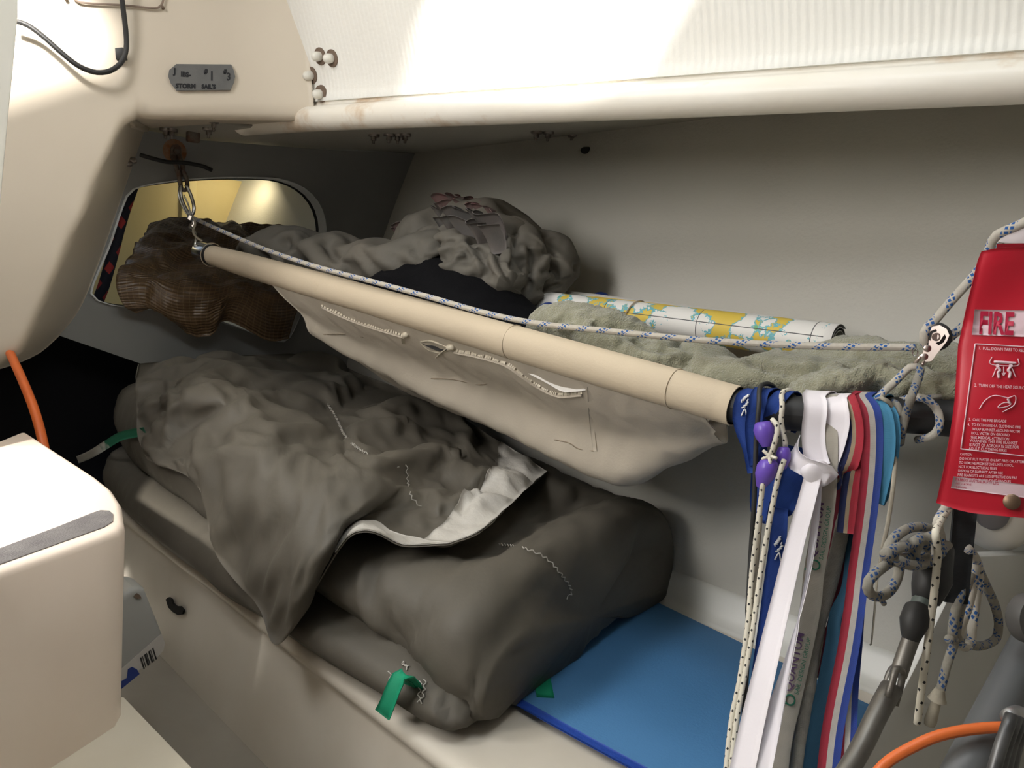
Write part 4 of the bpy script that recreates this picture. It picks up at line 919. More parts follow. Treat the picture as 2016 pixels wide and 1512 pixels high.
# lashing that ties the pulley down to the pole
lash = empty('pole_lashing', PY(1780, 820, .96), 'white and blue rope lashing tying the pulley to the black pole end', 'rope')
def low(y): return 0.085 * min(max((y - 1120) / 390.0, 0), 1.1)      # strands swing a little inboard towards their ends
def PYh(x, y, v): return PY(x, y, v - low(y))
def pfront(x, y, d=0.0):                                        # on the near side of the pole
    i = np.argmin([abs(to_px(p)[0] - x) for p in axis_all]); a = axis_all[i]; return PY(x, y, a[1] - 0.026 - d - low(y))
def ptop(x, y): i = np.argmin([abs(to_px(p)[0] - x) for p in axis_all]); return PY(x, y, axis_all[i][1])
tube('lashing_leg', [PY(1806, 722, .985), PY(1790, 724, .985), PY(1768, 746, .98), PY(1740, 772, .965), PY(1730, 782, .955), ptop(1728, 788)], 0.0045, ROPE, lash, n=10)
tube('lashing_leg', [PY(1806, 720, .988), PY(1812, 728, .985), PY(1806, 750, .975), PY(1795, 780, .95), pfront(1784, 815), pfront(1775, 850), ptop(1772, 872)], 0.0048, ROPED, lash, n=10)
tube('lashing_turn', [ptop(1755, 790), pfront(1768, 800), pfront(1772, 830), pfront(1768, 856), ptop(1766, 870)], 0.0042, ROPED, lash, n=10)
tube('lashing_loop', [ptop(1768, 790), PY(1800, 782, .985), PY(1822, 786, .975), pfront(1840, 800), pfront(1850, 822), pfront(1848, 842), pfront(1835, 858), ptop(1806, 866)], 0.0046, ROPE, lash, n=10)
tube('lashing_tail', [PY(1806, 788, 1.0), PY(1840, 782, 1.01), PY(1890, 776, 1.03), PY(1950, 772, 1.05)], 0.0042, ROPED, lash, n=10)
tcd = empty('thin_cord', pfront(1745, 800), 'thin cream cord hanging from the pole between the lanyards and the pouch', 'cord')
tube('cord_strand', [ptop(1726, 778), pfront(1738, 785), pfront(1752, 795), pfront(1764, 830), pfront(1765, 870, .002), PY(1758, 960, .945), PY(1748, 1030, .945), PY(1737, 1080, .945)], 0.0026, CORD, tcd, n=8)
tube('cord_strand', [PY(1752, 1000, .947), PY(1742, 1060, .946), PY(1728, 1130, .946), PY(1722, 1200, .946), PY(1716, 1262, .946), PY(1713, 1270, .946)], [0.0022, 0.0022, 0.002, 0.0016, 0.0014, 0.001], CORD, tcd, n=8)

# ---- lanyards and ribbons hung over the black end of the pole
def fronty(x):
    i = np.argmin([abs(to_px(p)[0] - x) for p in axis_all]); return axis_all[i][1] - 0.0235
def hang(pxs, d=0.0, over=True, x0=None):
    """strand over the pole: from behind it, over its top, then down its near side through the pixels"""
    x0 = x0 or pxs[0][0]; yf = fronty(x0); pts = []
    i = np.argmin([abs(to_px(p)[0] - x0) for p in axis_all]); c = axis_all[i]; r = 0.0235 + d
    if over:
        for a in (-60, -20, 20, 55, 90, 120): pts.append(c + V((0, -r * math.cos(math.radians(180 - a)), r * math.sin(math.radians(a)))) if a < 0 else c + V((0, r * math.cos(math.radians(a)), r * math.sin(math.radians(a)))))
    for p in pxs:
        dd = p[2] if len(p) > 2 else d
        pts.append(PY(p[0], p[1], yf - dd - low(p[1])))
    return pts
pole_dir = _n(poleC - poleB)
def web(name, w, cols, **k): return mat(name, cols[0][1], rough=0.75, extra=stripes(cols), wave=(420, 'X', 0.35, 'UV'))
BLUEW = mat('royal_blue_webbing', (0.012, 0.05, 0.27), (0.01, 0.045, 0.23), rough=0.7, nscale=120, wave=(420, 'X', 0.4, 'UV'))
WHITE_P = mat('white_print', (0.78, 0.78, 0.78), rough=0.6)
def lan(name, pxs, w, m_, parent, d=0.0, over=True, side=None, x0=None, th=0.0012, twist=None, wscale=None):
    return ribbon(name, hang(pxs, d, over, x0), w, m_, parent, side=side if side is not None else pole_dir, th=th, twist=twist, wscale=wscale)

bl = empty('blue_lanyard', pfront(1480, 820), 'royal blue lanyard bunched over the black pole next to the cream sleeve', 'lanyard')
b1, fr1 = lan('strap', [(1466, 785), (1460, 820), (1468, 852), (1480, 882), (1490, 930)], 0.022, BLUEW, bl, 0.002, x0=1478)
lan('strap', [(1492, 792), (1484, 830), (1485, 870), (1492, 915)], 0.020, BLUEW, bl, 0.005, x0=1506, side=[pole_dir, pole_dir + V((0, .3, 0))])
lan('strap', [(1520, 800), (1500, 830), (1494, 870), (1502, 920)], 0.018, BLUEW, bl, 0.0035, x0=1545)
b4, _ = ribbon('loop', [PYh(x, y, v) for x, y, v in ((1572, 880, .935), (1562, 930, .93), (1545, 985, .925), (1525, 1014, .922), (1505, 1008, .924), (1500, 990, .93), (1502, 950, .935), (1505, 905, .94))], 0.030, BLUEW, bl, side=(0.75, 0.4, 0.5))
b5, fr5 = ribbon('strap', [PYh(x, y, v) for x, y, v in ((1535, 1000, .92), (1532, 1060, .92), (1524, 1120, .92), (1510, 1230, .92), (1494, 1350, .92), (1480, 1460, .92), (1472, 1540, .92))], 0.020, BLUEW, bl, side=[(0.9, 0.3, 0), (0.6, 0.7, 0)])
# small white print on the blue straps
def on_rib(fr, s0, along=1.0, flip=1):
    C, Sd, Nn, s = fr
    def f(x, y):
        t = s0 + x * along; p = np.array([np.interp(t, s, C[:, k]) for k in range(3)]); sd = np.array([np.interp(t, s, Sd[:, k]) for k in range(3)]); n = np.array([np.interp(t, s, Nn[:, k]) for k in range(3)])
        n = -n if np.dot(n, p) > 0 else n
        return p + sd * y * flip, n
    return f
def scribble(fr, s0, par, k=1.0):
    f = on_rib(fr, s0, 1, -1)
    def dr(pl, r=0.0006): tube('print', [f(x * k, y * k)[0] + f(x * k, y * k)[1] * 0.0019 for x, y in pl], r * k, WHITE_P, par, n=5, samples=4 * len(pl))
    dr([(0, -.003), (.001, -.001), (.003, -.003), (.003, 0), (.005, -.002), (.005, .001), (.007, -.001), (.007, .002), (.009, .0), (.0095, .003), (.012, .002)], .0009)
    dr([(.006, -.0045), (.009, -.004), (.010, -.006), (.012, -.003), (.013, -.005), (.015, -.001), (.016, -.003), (.018, .001)], .0009)
    dr([(.028, -.006), (.019, -.003), (.028, .0005)], .0009)
scribble(fr1, 0.088, b1); scribble(fr5, 0.035, b5, 1.1)
bc = tube('hanging_line', hang([(1494, 800), (1489, 860), (1487, 920), (1484, 1000), (1478, 1090), (1474, 1170), (1472, 1200), (1473, 1240), (1470, 1320), (1464, 1420), (1460, 1530)], 0.010, True, 1512), 0.0030, BLK, None, n=8)
tag(bc, 'thin black line hanging straight down in front of the blue lanyard', 'cord')
# cream elastic cord with purple cord locks
el = empty('elastic_cord', pfront(1530, 830), 'cream elastic cord with dark flecks and purple cord ends over the pole', 'cord')
tube('cord_strand', hang([(1540, 800), (1538, 830), (1545, 868), (1546, 880)], 0.004, True, 1552), 0.0031, BUNG, el, n=8)
tube('cord_strand', [pfront(1520, 826, .012), pfront(1530, 838, .016), pfront(1528, 862, .018), pfront(1518, 895, .02), pfront(1515, 922, .022)], 0.0031, BUNG, el, n=8)
tube('cord_strand', [pfront(x, y, d) for x, y, d in ((1502, 950, .022), (1498, 985, .02), (1491, 1040, .018), (1480, 1130, .016), (1472, 1230, .015), (1456, 1340, .014), (1440, 1420, .014), (1428, 1530, .014))], 0.0031, BUNG, el, n=8)
tube('cord_strand', [pfront(x, y, d) for x, y, d in ((1544, 905, .02), (1532, 940, .02), (1520, 1000, .02), (1505, 1080, .018), (1494, 1150, .017), (1482, 1240, .016), (1466, 1330, .015), (1450, 1420, .014), (1438, 1530, .014))], 0.0031, BUNG, el, n=8)
tube('cord_strand', [pfront(x, y, d) for x, y, d in ((1497, 1015, .008), (1488, 1120, .008), (1476, 1230, .008), (1460, 1330, .008), (1448, 1420, .008), (1436, 1530, .008))], 0.0030, CORD, el, n=8)
PURP = mat('purple_plastic', (0.16, 0.09, 0.50), (0.14, 0.075, 0.44), rough=0.3)
def lock(p, ax, r=0.0095, L=0.026):
    lathe('cord_end', [(0, r * 0.55), (L * 0.06, r * 0.78), (L * 0.3, r * 1.0), (L * 0.6, r * 0.9), (L * 0.9, r * 0.52), (L, r * 0.40), (L, r * 0.28), (L * .5, r * 0.3)], p, ax, PURP, el, n=18)
lock(pfront(1517, 905, .022), (-0.25, 0, -1), 0.0125, 0.036)
lock(pfront(1502, 830, .010), (0.3, 0, -1), 0.0125, 0.030)
lock(pfront(1543, 880, .010), (0.1, 0, -1), 0.0085, 0.026)
for k in range(5):
    a = k * 1.25; c = pfront(1516, 898, .026)
    tube('knot_end', [c, c + V((0.010 * math.cos(a), -0.003, 0.009 * math.sin(a)))], [0.003, 0.0018], BUNG, el, n=6)

# white ribbon with its knot and two tails
RIB = mat('white_ribbon', (0.84, 0.80, 0.84), (0.80, 0.76, 0.80), rough=0.5, bump=0.06, bscale=300, sheen=0.1)
wr = empty('white_ribbon', pfront(1610, 830), 'wide white ribbon knotted round the black pole with two long tails', 'ribbon')
lan('loop', [(1606, 800), (1601, 850), (1604, 890), (1612, 918)], 0.026, RIB, wr, 0.006, x0=1612)
lan('loop', [(1646, 800), (1650, 830), (1642, 870), (1630, 905), (1618, 925)], 0.026, RIB, wr, 0.004, x0=1640, side=[pole_dir, pole_dir, pole_dir + V((0, -.5, 0.2))])
ribbon('loop', [pfront(x, y, d) for x, y, d in ((1572, 868, -.012), (1560, 885, .0), (1560, 902, .010), (1578, 916, .016), (1602, 926, .020), (1626, 934, .018), (1632, 946, .012), (1622, 958, .004))], 0.024, RIB, wr, side=[(0.2, 0.5, 0.9), (0.5, -0.2, 0.9), (0.45, 0, 1), (0.6, 0.3, 0.6)])
sec = []
for x, y, a, b in ((1580, 922, .006, .004), (1592, 924, .012, .008), (1608, 930, .016, .010), (1622, 938, .014, .009), (1632, 946, .007, .005)): sec.append(ring(pfront(x, y, .012), b, a, 8, ax=(1, .1, -.35)))
P_ = np.swapaxes(crom(np.array([crom(np.array(s), 20, True) for s in sec]), 20), 0, 1); lump('knot', P_, RIB, wr)
ribbon('tail', [pfront(x, y, d) for x, y, d in ((1600, 938, .016), (1588, 985, .018), (1565, 1070, .022), (1536, 1190, .026), (1510, 1300, .028), (1484, 1410, .03), (1458, 1530, .032))], 0.026, RIB, wr, side=[(1, .1, 0), (1, .2, 0)], wscale=[0.75, 0.9, 1.0, 1.0, 1.02, 1.02])
ribbon('tail', [pfront(x, y, d) for x, y, d in ((1612, 942, .012), (1606, 1010, .010), (1596, 1090, .012), (1584, 1160, .016), (1566, 1240, .02), (1546, 1320, .022), (1520, 1420, .024), (1494, 1530, .026))], 0.022, RIB, wr, side=[(1, .3, 0), (0.5, -0.9, 0), (0.6, -0.8, 0), (0.8, 0.5, 0)], wscale=[0.35, 0.4, 0.55, 0.8, 1.0, 1.0, 1.0])

# grey and cream sail-loft lanyard with printed lettering
QUA = mat('cream_webbing', (0.42, 0.39, 0.33), (0.38, 0.355, 0.30), rough=0.75, nscale=60, wave=(420, 'X', 0.35, 'UV'))
QP = mat('purple_print', (0.08, 0.035, 0.11), rough=0.6); QG = mat('green_print', (0.02, 0.17, 0.10), rough=0.6)
ql = empty('printed_lanyard', pfront(1620, 850), 'cream lanyard printed with purple and green lettering beside the white ribbon', 'lanyard')
q1, fq = lan('strap', [(1628, 850), (1628, 920), (1624, 985), (1614, 1060), (1602, 1130), (1598, 1175), (1590, 1225), (1574, 1300), (1556, 1380), (1540, 1450), (1528, 1540)], 0.0235, QUA, ql, 0.003, x0=1624, side=[pole_dir, (1, .3, 0), (1, 0, 0)])
q2, _ = ribbon('strap', [PYh(x, y, v) for x, y, v in ((1640, 900, .965), (1640, 1000, .965), (1630, 1100, .96), (1614, 1200, .95), (1594, 1320, .945), (1576, 1430, .945), (1560, 1540, .945))], 0.020, QUA, ql, side=[(1, .6, 0), (.7, .9, 0)])
sq = fq[3]; C_ = fq[0]
def s_at(px_y): return np.interp(px_y, [to_px(p)[1] for p in C_[20:]], sq[20:])
for y0 in (1118, 1385):
    f = on_rib(fq, s_at(y0), -1.0, 1 if False else 1)
    text_on('lettering', 'QUANTUM', 0.0135, lambda x, y, f=f: f(x + 0.012, -(y + 0.0005)), QP, q1, th=0.0020, bold=0.0002)
    text_on('lettering', 'SAIL DESIGN GROUP', 0.0070, lambda x, y, f=f: f(x + 0.012, -(y - 0.0078)), QG, q1, th=0.0020)
    cpt = [f(0.004 + 0.0055 * math.cos(a), 0.0055 * math.sin(a)) for a in np.linspace(0, 2 * math.pi, 14, endpoint=False)]
    tube('logo', [p + n * 0.0022 for p, n in cpt], 0.0010, QG, q1, n=6, closed=True, samples=28)
    tube('logo', [p + n * 0.0022 for p, n in (f(-0.001, -0.004), f(-0.004, -0.008), f(-0.003, -0.0105))], 0.0010, QG, q1, n=6)

# red, white and blue lanyards, teal ones, and the darker strands hanging behind
RWB = web('red_white_blue_webbing', .02, [(0.38, (0.38, 0.025, 0.05)), (0.66, (0.50, 0.47, 0.43)), (1.0, (0.02, 0.05, 0.27))])
NTR = web('navy_tan_red_webbing', .02, [(0.36, (0.015, 0.025, 0.10)), (0.58, (0.38, 0.29, 0.19)), (1.0, (0.42, 0.025, 0.045))])
TEAL = mat('teal_webbing', (0.06, 0.24, 0.40), (0.05, 0.21, 0.36), rough=0.75, wave=(420, 'X', 0.35, 'UV'))
DTEAL = mat('dark_teal_webbing', (0.02, 0.075, 0.13), (0.025, 0.09, 0.15), rough=0.8, wave=(420, 'X', 0.35, 'UV'))
WINE = mat('wine_webbing', (0.13, 0.01, 0.02), (0.17, 0.012, 0.03), rough=0.8, wave=(420, 'X', 0.35, 'UV'))
GREYW2 = mat('grey_webbing', (0.31, 0.29, 0.25), (0.25, 0.235, 0.205), rough=0.85, nscale=90, wave=(300, 'X', 0.5, 'UV'))
rw = empty('striped_lanyard', pfront(1705, 830), 'red, white and blue striped lanyard hanging longest on the right', 'lanyard')
lan('strap', [(1712, 805), (1718, 850), (1716, 920), (1708, 1000), (1700, 1060), (1690, 1130), (1682, 1200), (1668, 1290), (1650, 1380), (1638, 1450), (1628, 1540)], 0.0225, RWB, rw, 0.006, x0=1698)
ribbon('strap', [PYh(x, y, v) for x, y, v in ((1690, 900, .99), (1692, 1000, .985), (1690, 1120, .975), (1682, 1250, .965), (1672, 1360, .955), (1668, 1450, .95), (1664, 1540, .95))], 0.020, RWB, rw, side=[(.6, .9, 0), (.9, .5, 0)])
nt_ = empty('striped_lanyard', pfront(1665, 830), 'navy, tan and red lanyard looped short between the white ribbon and the red striped one', 'lanyard')
lan('strap', [(1674, 800), (1682, 840), (1680, 880), (1668, 920), (1650, 946), (1636, 952)], 0.021, NTR, nt_, 0.003, x0=1668, side=[pole_dir, pole_dir, (0.8, 0, .5), (0.3, .2, 1)])
lan('strap', [(1692, 805), (1700, 850), (1690, 890), (1680, 930), (1672, 980), (1665, 1050)], 0.020, NTR, nt_, 0.0015, x0=1682)
ribbon('strap', [PYh(x, y, v) for x, y, v in ((1650, 955, .955), (1640, 1010, .955), (1626, 1080, .955), (1610, 1180, .955), (1585, 1290, .95), (1560, 1370, .945), (1548, 1440, .94))], 0.022, WINE, nt_, side=[(1, .2, 0), (.5, .8, 0)])
ribbon('strap', [PYh(x, y, v) for x, y, v in ((1660, 1000, .99), (1668, 1080, .985), (1655, 1160, .98), (1640, 1240, .975), (1600, 1330, .97))], 0.018, WINE, nt_, side=[(.8, .5, 0), (.4, .8, 0)])
te = empty('teal_lanyard', pfront(1740, 830), 'light teal lanyard doubled over the pole beside the lashing', 'lanyard')
lan('strap', [(1734, 805), (1744, 850), (1742, 900), (1730, 960), (1722, 990)], 0.020, TEAL, te, 0.004, x0=1716)
lan('strap', [(1750, 812), (1756, 860), (1750, 910), (1738, 950), (1734, 975), (1726, 990)], 0.018, TEAL, te, 0.002, x0=1732)
dt = empty('dark_teal_lanyard', PY(1660, 1200, .95), 'dark teal lanyard hanging in a crumpled strip before the blue mat', 'lanyard')
ribbon('strap', [PYh(x, y, v) for x, y, v in ((1705, 930, .985), (1690, 1000, .975), (1682, 1080, .96), (1668, 1160, .945), (1645, 1210, .94), (1640, 1270, .94), (1632, 1340, .94), (1616, 1430, .94), (1602, 1540, .94))], 0.026, DTEAL, dt, side=[(1, .3, 0), (.7, -.6, 0), (1, .2, 0), (.8, .5, 0)])
gy = empty('grey_lanyard', PY(1650, 1100, .95), 'plain grey woven lanyard hanging between the printed and teal ones', 'lanyard')
tube('strand', [PYh(x, y, v) for x, y, v in ((1672, 930, .975), (1664, 1000, .965), (1652, 1070, .955), (1636, 1140, .95), (1616, 1210, .945), (1598, 1280, .94), (1590, 1360, .938), (1578, 1450, .936), (1568, 1540, .935))], [0.008, 0.0085, 0.009, 0.009, 0.0085, 0.009, 0.0085, 0.008, 0.008], GREYW2, gy, n=10)
tube('strand', [PYh(x, y, v) for x, y, v in ((1694, 960, .99), (1688, 1060, .98), (1682, 1160, .97), (1668, 1260, .965), (1652, 1360, .96))], 0.006, GREYW2, gy, n=8)
for k, pl in enumerate(([(1560, 1390), (1580, 1420), (1592, 1470), (1596, 1540)], [(1690, 1470), (1720, 1452), (1740, 1420)])):
    o, _ = ribbon('striped_lanyard', [PZ(x, y, ZB + 0.03) for x, y in pl], 0.018, RWB, None, side=[(.4, .9, .1), (.9, .4, .2)])
    tag(o, ('short end of striped ribbon lying on the mat below the printed lanyard', 'striped ribbon end resting on the mat near the foot of the steel rod')[k], 'lanyard')

# ---- fire blanket pouch
RED = mat('red_vinyl', (0.52, 0.012, 0.030), (0.46, 0.010, 0.026), rough=0.42, bump=0.08, bscale=18, spec=0.45)
PRT = mat('pale_print', (0.75, 0.55, 0.60), rough=0.55)
REDP = mat('red_print', (0.45, 0.012, 0.05), rough=0.5)
def pouch_edge(py): return np.interp(py, (495, 515, 560, 600, 680, 760, 790, 850, 930, 990), (1932, 1924, 1914, 1904, 1886, 1881, 1879, 1871, 1857, 1843))
def pouch(px, py, off=0.0):
    u = (px - 1843) / 380.0; e_ = (px - pouch_edge(py)) / 300.0
    d = 0.745 - 0.03 * u - 0.012 * math.sin(math.pi * min(max(e_, 0), 1)) ** 0.7 - 0.004 * math.sin(py / 62.0) * math.exp(-3 * max(e_, 0)) - 0.003 * math.sin((px + py) / 47.0) * (1 if py < 640 else 0.3)
    return PD(px, py, d - off)
pc = empty('fire_blanket_pouch', pouch(1990, 1000), 'red vinyl fire blanket pouch with white lettering hanging at the right edge', 'pouch')
gp = []
for t in np.linspace(0, 1, 60):
    ly = 495 + t * (990 - 495); row = []
    for k in np.linspace(0, 1, 34):
        x = pouch_edge(ly) + k * 330; y = ly + k * (30 if t > 0.5 else -4 + 34 * t * 2 * 0.5) + (-8 * math.sin(min(k * 9, 1.57)) if t < 0.02 else 0) + (14 * math.sin(min(k * 6, 1.57)) * max(0, (t - 0.9) / 0.1))
        row.append(pouch(x, y))
    gp.append(row)
GP = np.array(gp); front_p = sheet('front_panel', GP, RED, pc, th=0.002, flip=(np.sum(normals(GP)[30, 17] * GP[30, 17]) > 0))
BKP = GP.copy(); ctr_ = np.linspace(-1, 1, 34)[None, :, None]
BKP = GP + (GP / np.linalg.norm(GP, axis=2, keepdims=True)) * (0.004 + 0.012 * (1 - ctr_ ** 2))
sheet('back_panel', BKP, RED, pc, th=0.002, flip=(np.sum(normals(GP)[30, 17] * GP[30, 17]) > 0))
slab('top_flap', [pouch(1962, 497, -.02), pouch(2060, 492, -.02), pouch(2060, 478, -.02), pouch(1962, 480, -.02)], mat('red_vinyl_inside', (0.30, 0.008, 0.02), rough=0.5), pc, depth=tuple(_n(pouch(1990, 490)) * 0.002))
def pslab(name, pts, m_, parent, off): return slab(name, [pouch(x, y, off) for x, y in pts], m_, parent, depth=tuple(_n(pouch(*pts[0])) * 0.0004))
def pgrid(name, c00, c10, c01, c11, m_, off, n=10):
    P = [[pouch(*((1 - a) * (1 - b) * V(c00) + a * (1 - b) * V(c10) + (1 - a) * b * V(c01) + a * b * V(c11)), off) for a in np.linspace(0, 1, n)] for b in np.linspace(0, 1, n)]
    P = np.array(P); return sheet(name, P, m_, front_p, th=0.0003, flip=(np.sum(normals(P)[5, 5] * P[5, 5]) > 0))
pgrid('title_panel', (1919, 609), (2140, 614), (1913, 659), (2140, 668), PRT, 0.0010)
def ptext(name, s, x0, y0, size, m_, slope=0.02, lean=-0.04, sx=1.0, off=0.0016, bold=0.0):
    text_on(name, s, size, lambda x, y: (pouch(x0 + x * sx - lean * -1 * y * 0 + y * 0.06, y0 + x * sx * slope - y, off), (0, 0, 0)), m_, front_p, th=0, bold=bold)
ptext('title_lettering', 'FIRE', 1926, 656, 61, REDP, 0.03, sx=0.62, off=0.0022, bold=1.9)
def pline(a, b, w=0.0011):
    n = 14; tube('print_line', [pouch(a[0] + (b[0] - a[0]) * t, a[1] + (b[1] - a[1]) * t, 0.0012) for t in np.linspace(0, 1, n)], w * 0.5, PRT, front_p, n=5, samples=n)
pline((1920, 677), (2140, 690)); pline((1920, 677), (1892, 884)); pline((1892, 884), (2140, 912))
LINES = [(1926, 688, 8.5, '1.  PULL DOWN TABS TO RELEASE'), (1918, 761, 8.5, '2.  TURN OFF THE HEAT SOURCE'), (1907, 828, 7.6, '3.  CALL THE FIRE BRIGADE'), (1905, 838, 7.6, '4.  TO EXTINGUISH A CLOTHING FIRE'),
         (1914, 847, 7.6, 'WRAP BLANKET AROUND VICTIM'), (1912, 855, 7.6, 'ROLL VICTIM ON GROUND'), (1911, 863, 7.6, 'SEEK MEDICAL ATTENTION'), (1909, 870, 8.4, 'WARNING: THIS FIRE BLANKET'), (1908, 878, 8.4, 'IS NOT OF ADEQUATE SIZE FOR'), (1907, 885.5, 8.4, 'ADULT CLOTHING FIRES'),
         (1890, 896, 6.6, 'CAUTION'), (1889, 905, 7.4, 'DO NOT PUT WATER ON FAT FIRES OR ATTEMPT'), (1888, 913, 7.4, 'TO REMOVE FROM STOVE UNTIL COOL.'), (1887, 921, 7.4, 'NOT FOR ELECTRICAL FIRES'), (1886, 929, 7.4, 'DISPOSE OF BLANKET AFTER USE'), (1885, 937, 7.4, 'FIRE BLANKETS ARE LESS EFFECTIVE ON FAT'), (1884, 945, 7.4, 'IN POTS WITH PROTRUDING HANDLES')]
for x, y, s, t in LINES: ptext('printed_line', t, x, y, s, PRT, 0.055, sx=0.80, bold=0.08)
pgrid('maker_panel', (1877, 938), (2140, 968), (1872, 961), (2140, 996), PRT, 0.0010)
ptext('maker_line', 'FIREBOX AUSTRALIA PTY LTD', 1881, 946, 7.6, REDP, 0.10, sx=0.84, off=0.0018, bold=0.06)
ptext('maker_line', 'UNIT 5/14 DRIVE', 1880, 953, 5.2, REDP, 0.10, sx=0.84, off=0.0018)
ptext('maker_line', 'TELEPHONE', 1879, 960, 5.2, REDP, 0.10, sx=0.84, off=0.0018)
# little pictograms
def pdraw(pl, w=0.0009): tube('pictogram', [pouch(x, y, 0.0012) for x, y in pl], w * 0.5, PRT, front_p, n=5, samples=max(8, 4 * len(pl)))
pdraw([(1953, 703), (1951, 717), (2003, 720), (2004, 706)]); pdraw([(1957, 712), (2000, 715)], 0.0026)
for cx, s in ((1964, 1), (1990, -1)):
    pdraw([(cx, 722), (cx - 4 * s, 728), (cx - 7 * s, 736), (cx - 10 * s, 742)]); pdraw([(cx, 722), (cx + 5 * s, 729), (cx + 1 * s, 734), (cx + 3 * s, 744)], 0.0024)
    lathe('pictogram', [(0, 0.0016), (0.0004, 0.0015), (0.0005, 0)], pouch(cx, 720, 0.001), -_n(pouch(cx, 720)), PRT, front_p, n=10)
pdraw([(1976, 722), (1976, 738)]); pdraw([(1973, 734), (1976, 739), (1979, 734)])
pdraw([(1928, 805), (1938, 790), (1952, 780), (1966, 779), (1985, 783), (1998, 779), (2000, 788), (1996, 798), (1984, 806), (1974, 811)])
pdraw([(1966, 799), (1976, 793), (1990, 794), (1984, 800), (1966, 803), (1966, 799)]); pdraw([(1984, 785), (1988, 794)], 0.002)
lathe('snap_stud', [(0, 0.007), (0.0012, 0.0068), (0.0022, 0.005), (0.0024, 0.0)], pouch(1992, 988, 0.0012), -_n(pouch(1992, 988)), mat('brass_dull', (0.18, 0.12, 0.08), rough=0.4, metal=0.8), front_p, n=20)

# strap, white dome and stud behind the pouch, flap above it
o, _ = ribbon('black_strap', [PD(x, y, v) for x, y, v in ((1908, 940, .785), (1902, 1000, .785), (1896, 1060, .787), (1889, 1130, .788), (1883, 1188, .788))], 0.0226, mat('black_webbing', (0.014, 0.016, 0.018), (0.02, 0.022, 0.024), rough=0.8, wave=(420, 'X', 0.3, 'UV')), None, side=BASIS @ V((1, 0, 0)), th=0.003)
tag(o, 'wide black strap hanging out below the red pouch', 'strap')
dm = empty('white_dome', PD(1970, 1025, 1.03), 'glossy white round dome showing just below the red pouch', 'dome')
dn = _n(BASIS @ V((-0.10, -0.12, 1.0)))
WPL = mat('white_plastic', (0.72, 0.69, 0.62), (0.70, 0.66, 0.59), rough=0.3)
lathe('shell', [(-0.020, 0.044), (-0.006, 0.0435), (0.004, 0.040), (0.012, 0.032), (0.017, 0.020), (0.019, 0.0)], PD(1972, 1022, 1.02), dn, WPL, dm, n=40)
lathe('stud', [(0.012, 0.019), (0.020, 0.0185), (0.022, 0.016), (0.0225, 0.0)], PD(1942, 1006, 1.02), dn, mat('grey_plastic', (0.20, 0.185, 0.19), rough=0.5), dm, n=28)
fl_ = [PY(x, y, 1.0) for x, y in ((1962, 478), (1985, 458), (2020, 428), (2080, 376), (2110, 400), (2060, 462), (2020, 482))]
o = slab('shelf_flap', fl_, mat('pale_vinyl', (0.52, 0.46, 0.47), (0.47, 0.42, 0.43), rough=0.4), None, depth=(0.0, 0.012, 0.004), bev=0.002); tag(o, 'pale pinkish flap angled above the red pouch with rope over it', 'flap')

# coil of rope with its knot, hung on the partition edge
kn = empty('rope_coil', PX(1830, 1090, -0.2600), 'dull blue flecked rope knotted and hung in loops before the grey partition', 'rope')
def kt(pl, x, r=0.0052, m_=None): return tube('rope_strand', [PX(p[0], p[1], p[2] if len(p) > 2 else x) for p in pl], r * 0.84, m_ or ROPED, kn, n=10)
kt([(1846, 1050), (1820, 1038), (1790, 1040), (1765, 1055), (1750, 1075), (1745, 1098), (1765, 1106), (1800, 1104), (1830, 1096)], -0.2620)
kt([(1742, 1092), (1760, 1082), (1780, 1076), (1800, 1078), (1795, 1095), (1770, 1100), (1752, 1088)], -0.2560, .0058)
kt([(1795, 1070), (1812, 1060), (1822, 1075), (1818, 1100), (1806, 1106), (1800, 1090), (1808, 1070)], -0.2520, .0058)
kt([(1820, 1062), (1836, 1056), (1844, 1075), (1838, 1102), (1826, 1106), (1818, 1088)], -0.2520, .0060)
kt([(1770, 1104), (1790, 1112), (1820, 1110), (1850, 1092), (1866, 1072)], -0.2500, .0056)
kt([(1765, 1098), (1745, 1112), (1722, 1130), (1708, 1150), (1714, 1170), (1735, 1174), (1755, 1160), (1768, 1135), (1772, 1105)], -0.2620)
kt([(1732, 1176), (1740, 1188)], -0.2620, .003)
kt([(1848, 1100), (1852, 1060), (1846, 1030), (1862, 1000, -0.262), (1876, 975, -0.266)], -0.2560, .0054, ROPE)
kt([(1905, 1080), (1920, 1100), (1928, 1130), (1922, 1180), (1914, 1230), (1912, 1262), (1900, 1274), (1886, 1262), (1890, 1240), (1904, 1200), (1916, 1150), (1920, 1110)], -0.2445, .0056, ROPE)
kt([(1926, 1120), (1940, 1150), (1958, 1190), (1966, 1225), (1962, 1255), (1945, 1268), (1925, 1272), (1905, 1268)], -0.2445, .0056)
kt([(1912, 1130), (1895, 1180), (1886, 1220), (1882, 1250), (1890, 1262)], -0.2445, .0056)
kt([(1900, 1140), (1882, 1200), (1876, 1240), (1874, 1260)], -0.2445, .0056)
kt([(1868, 1258), (1880, 1262), (1874, 1280), (1864, 1310), (1855, 1345), (1850, 1365)], -0.2445, .0052)
lathe('frayed_end', [(0, 0.0042), (0.008, 0.007), (0.012, 0.009), (0.014, 0.0045), (0.035, 0.006), (0.040, 0.005)], PX(1851, 1356, -0.2445), (-0.12, 0, -1), CORD, kn, n=12)

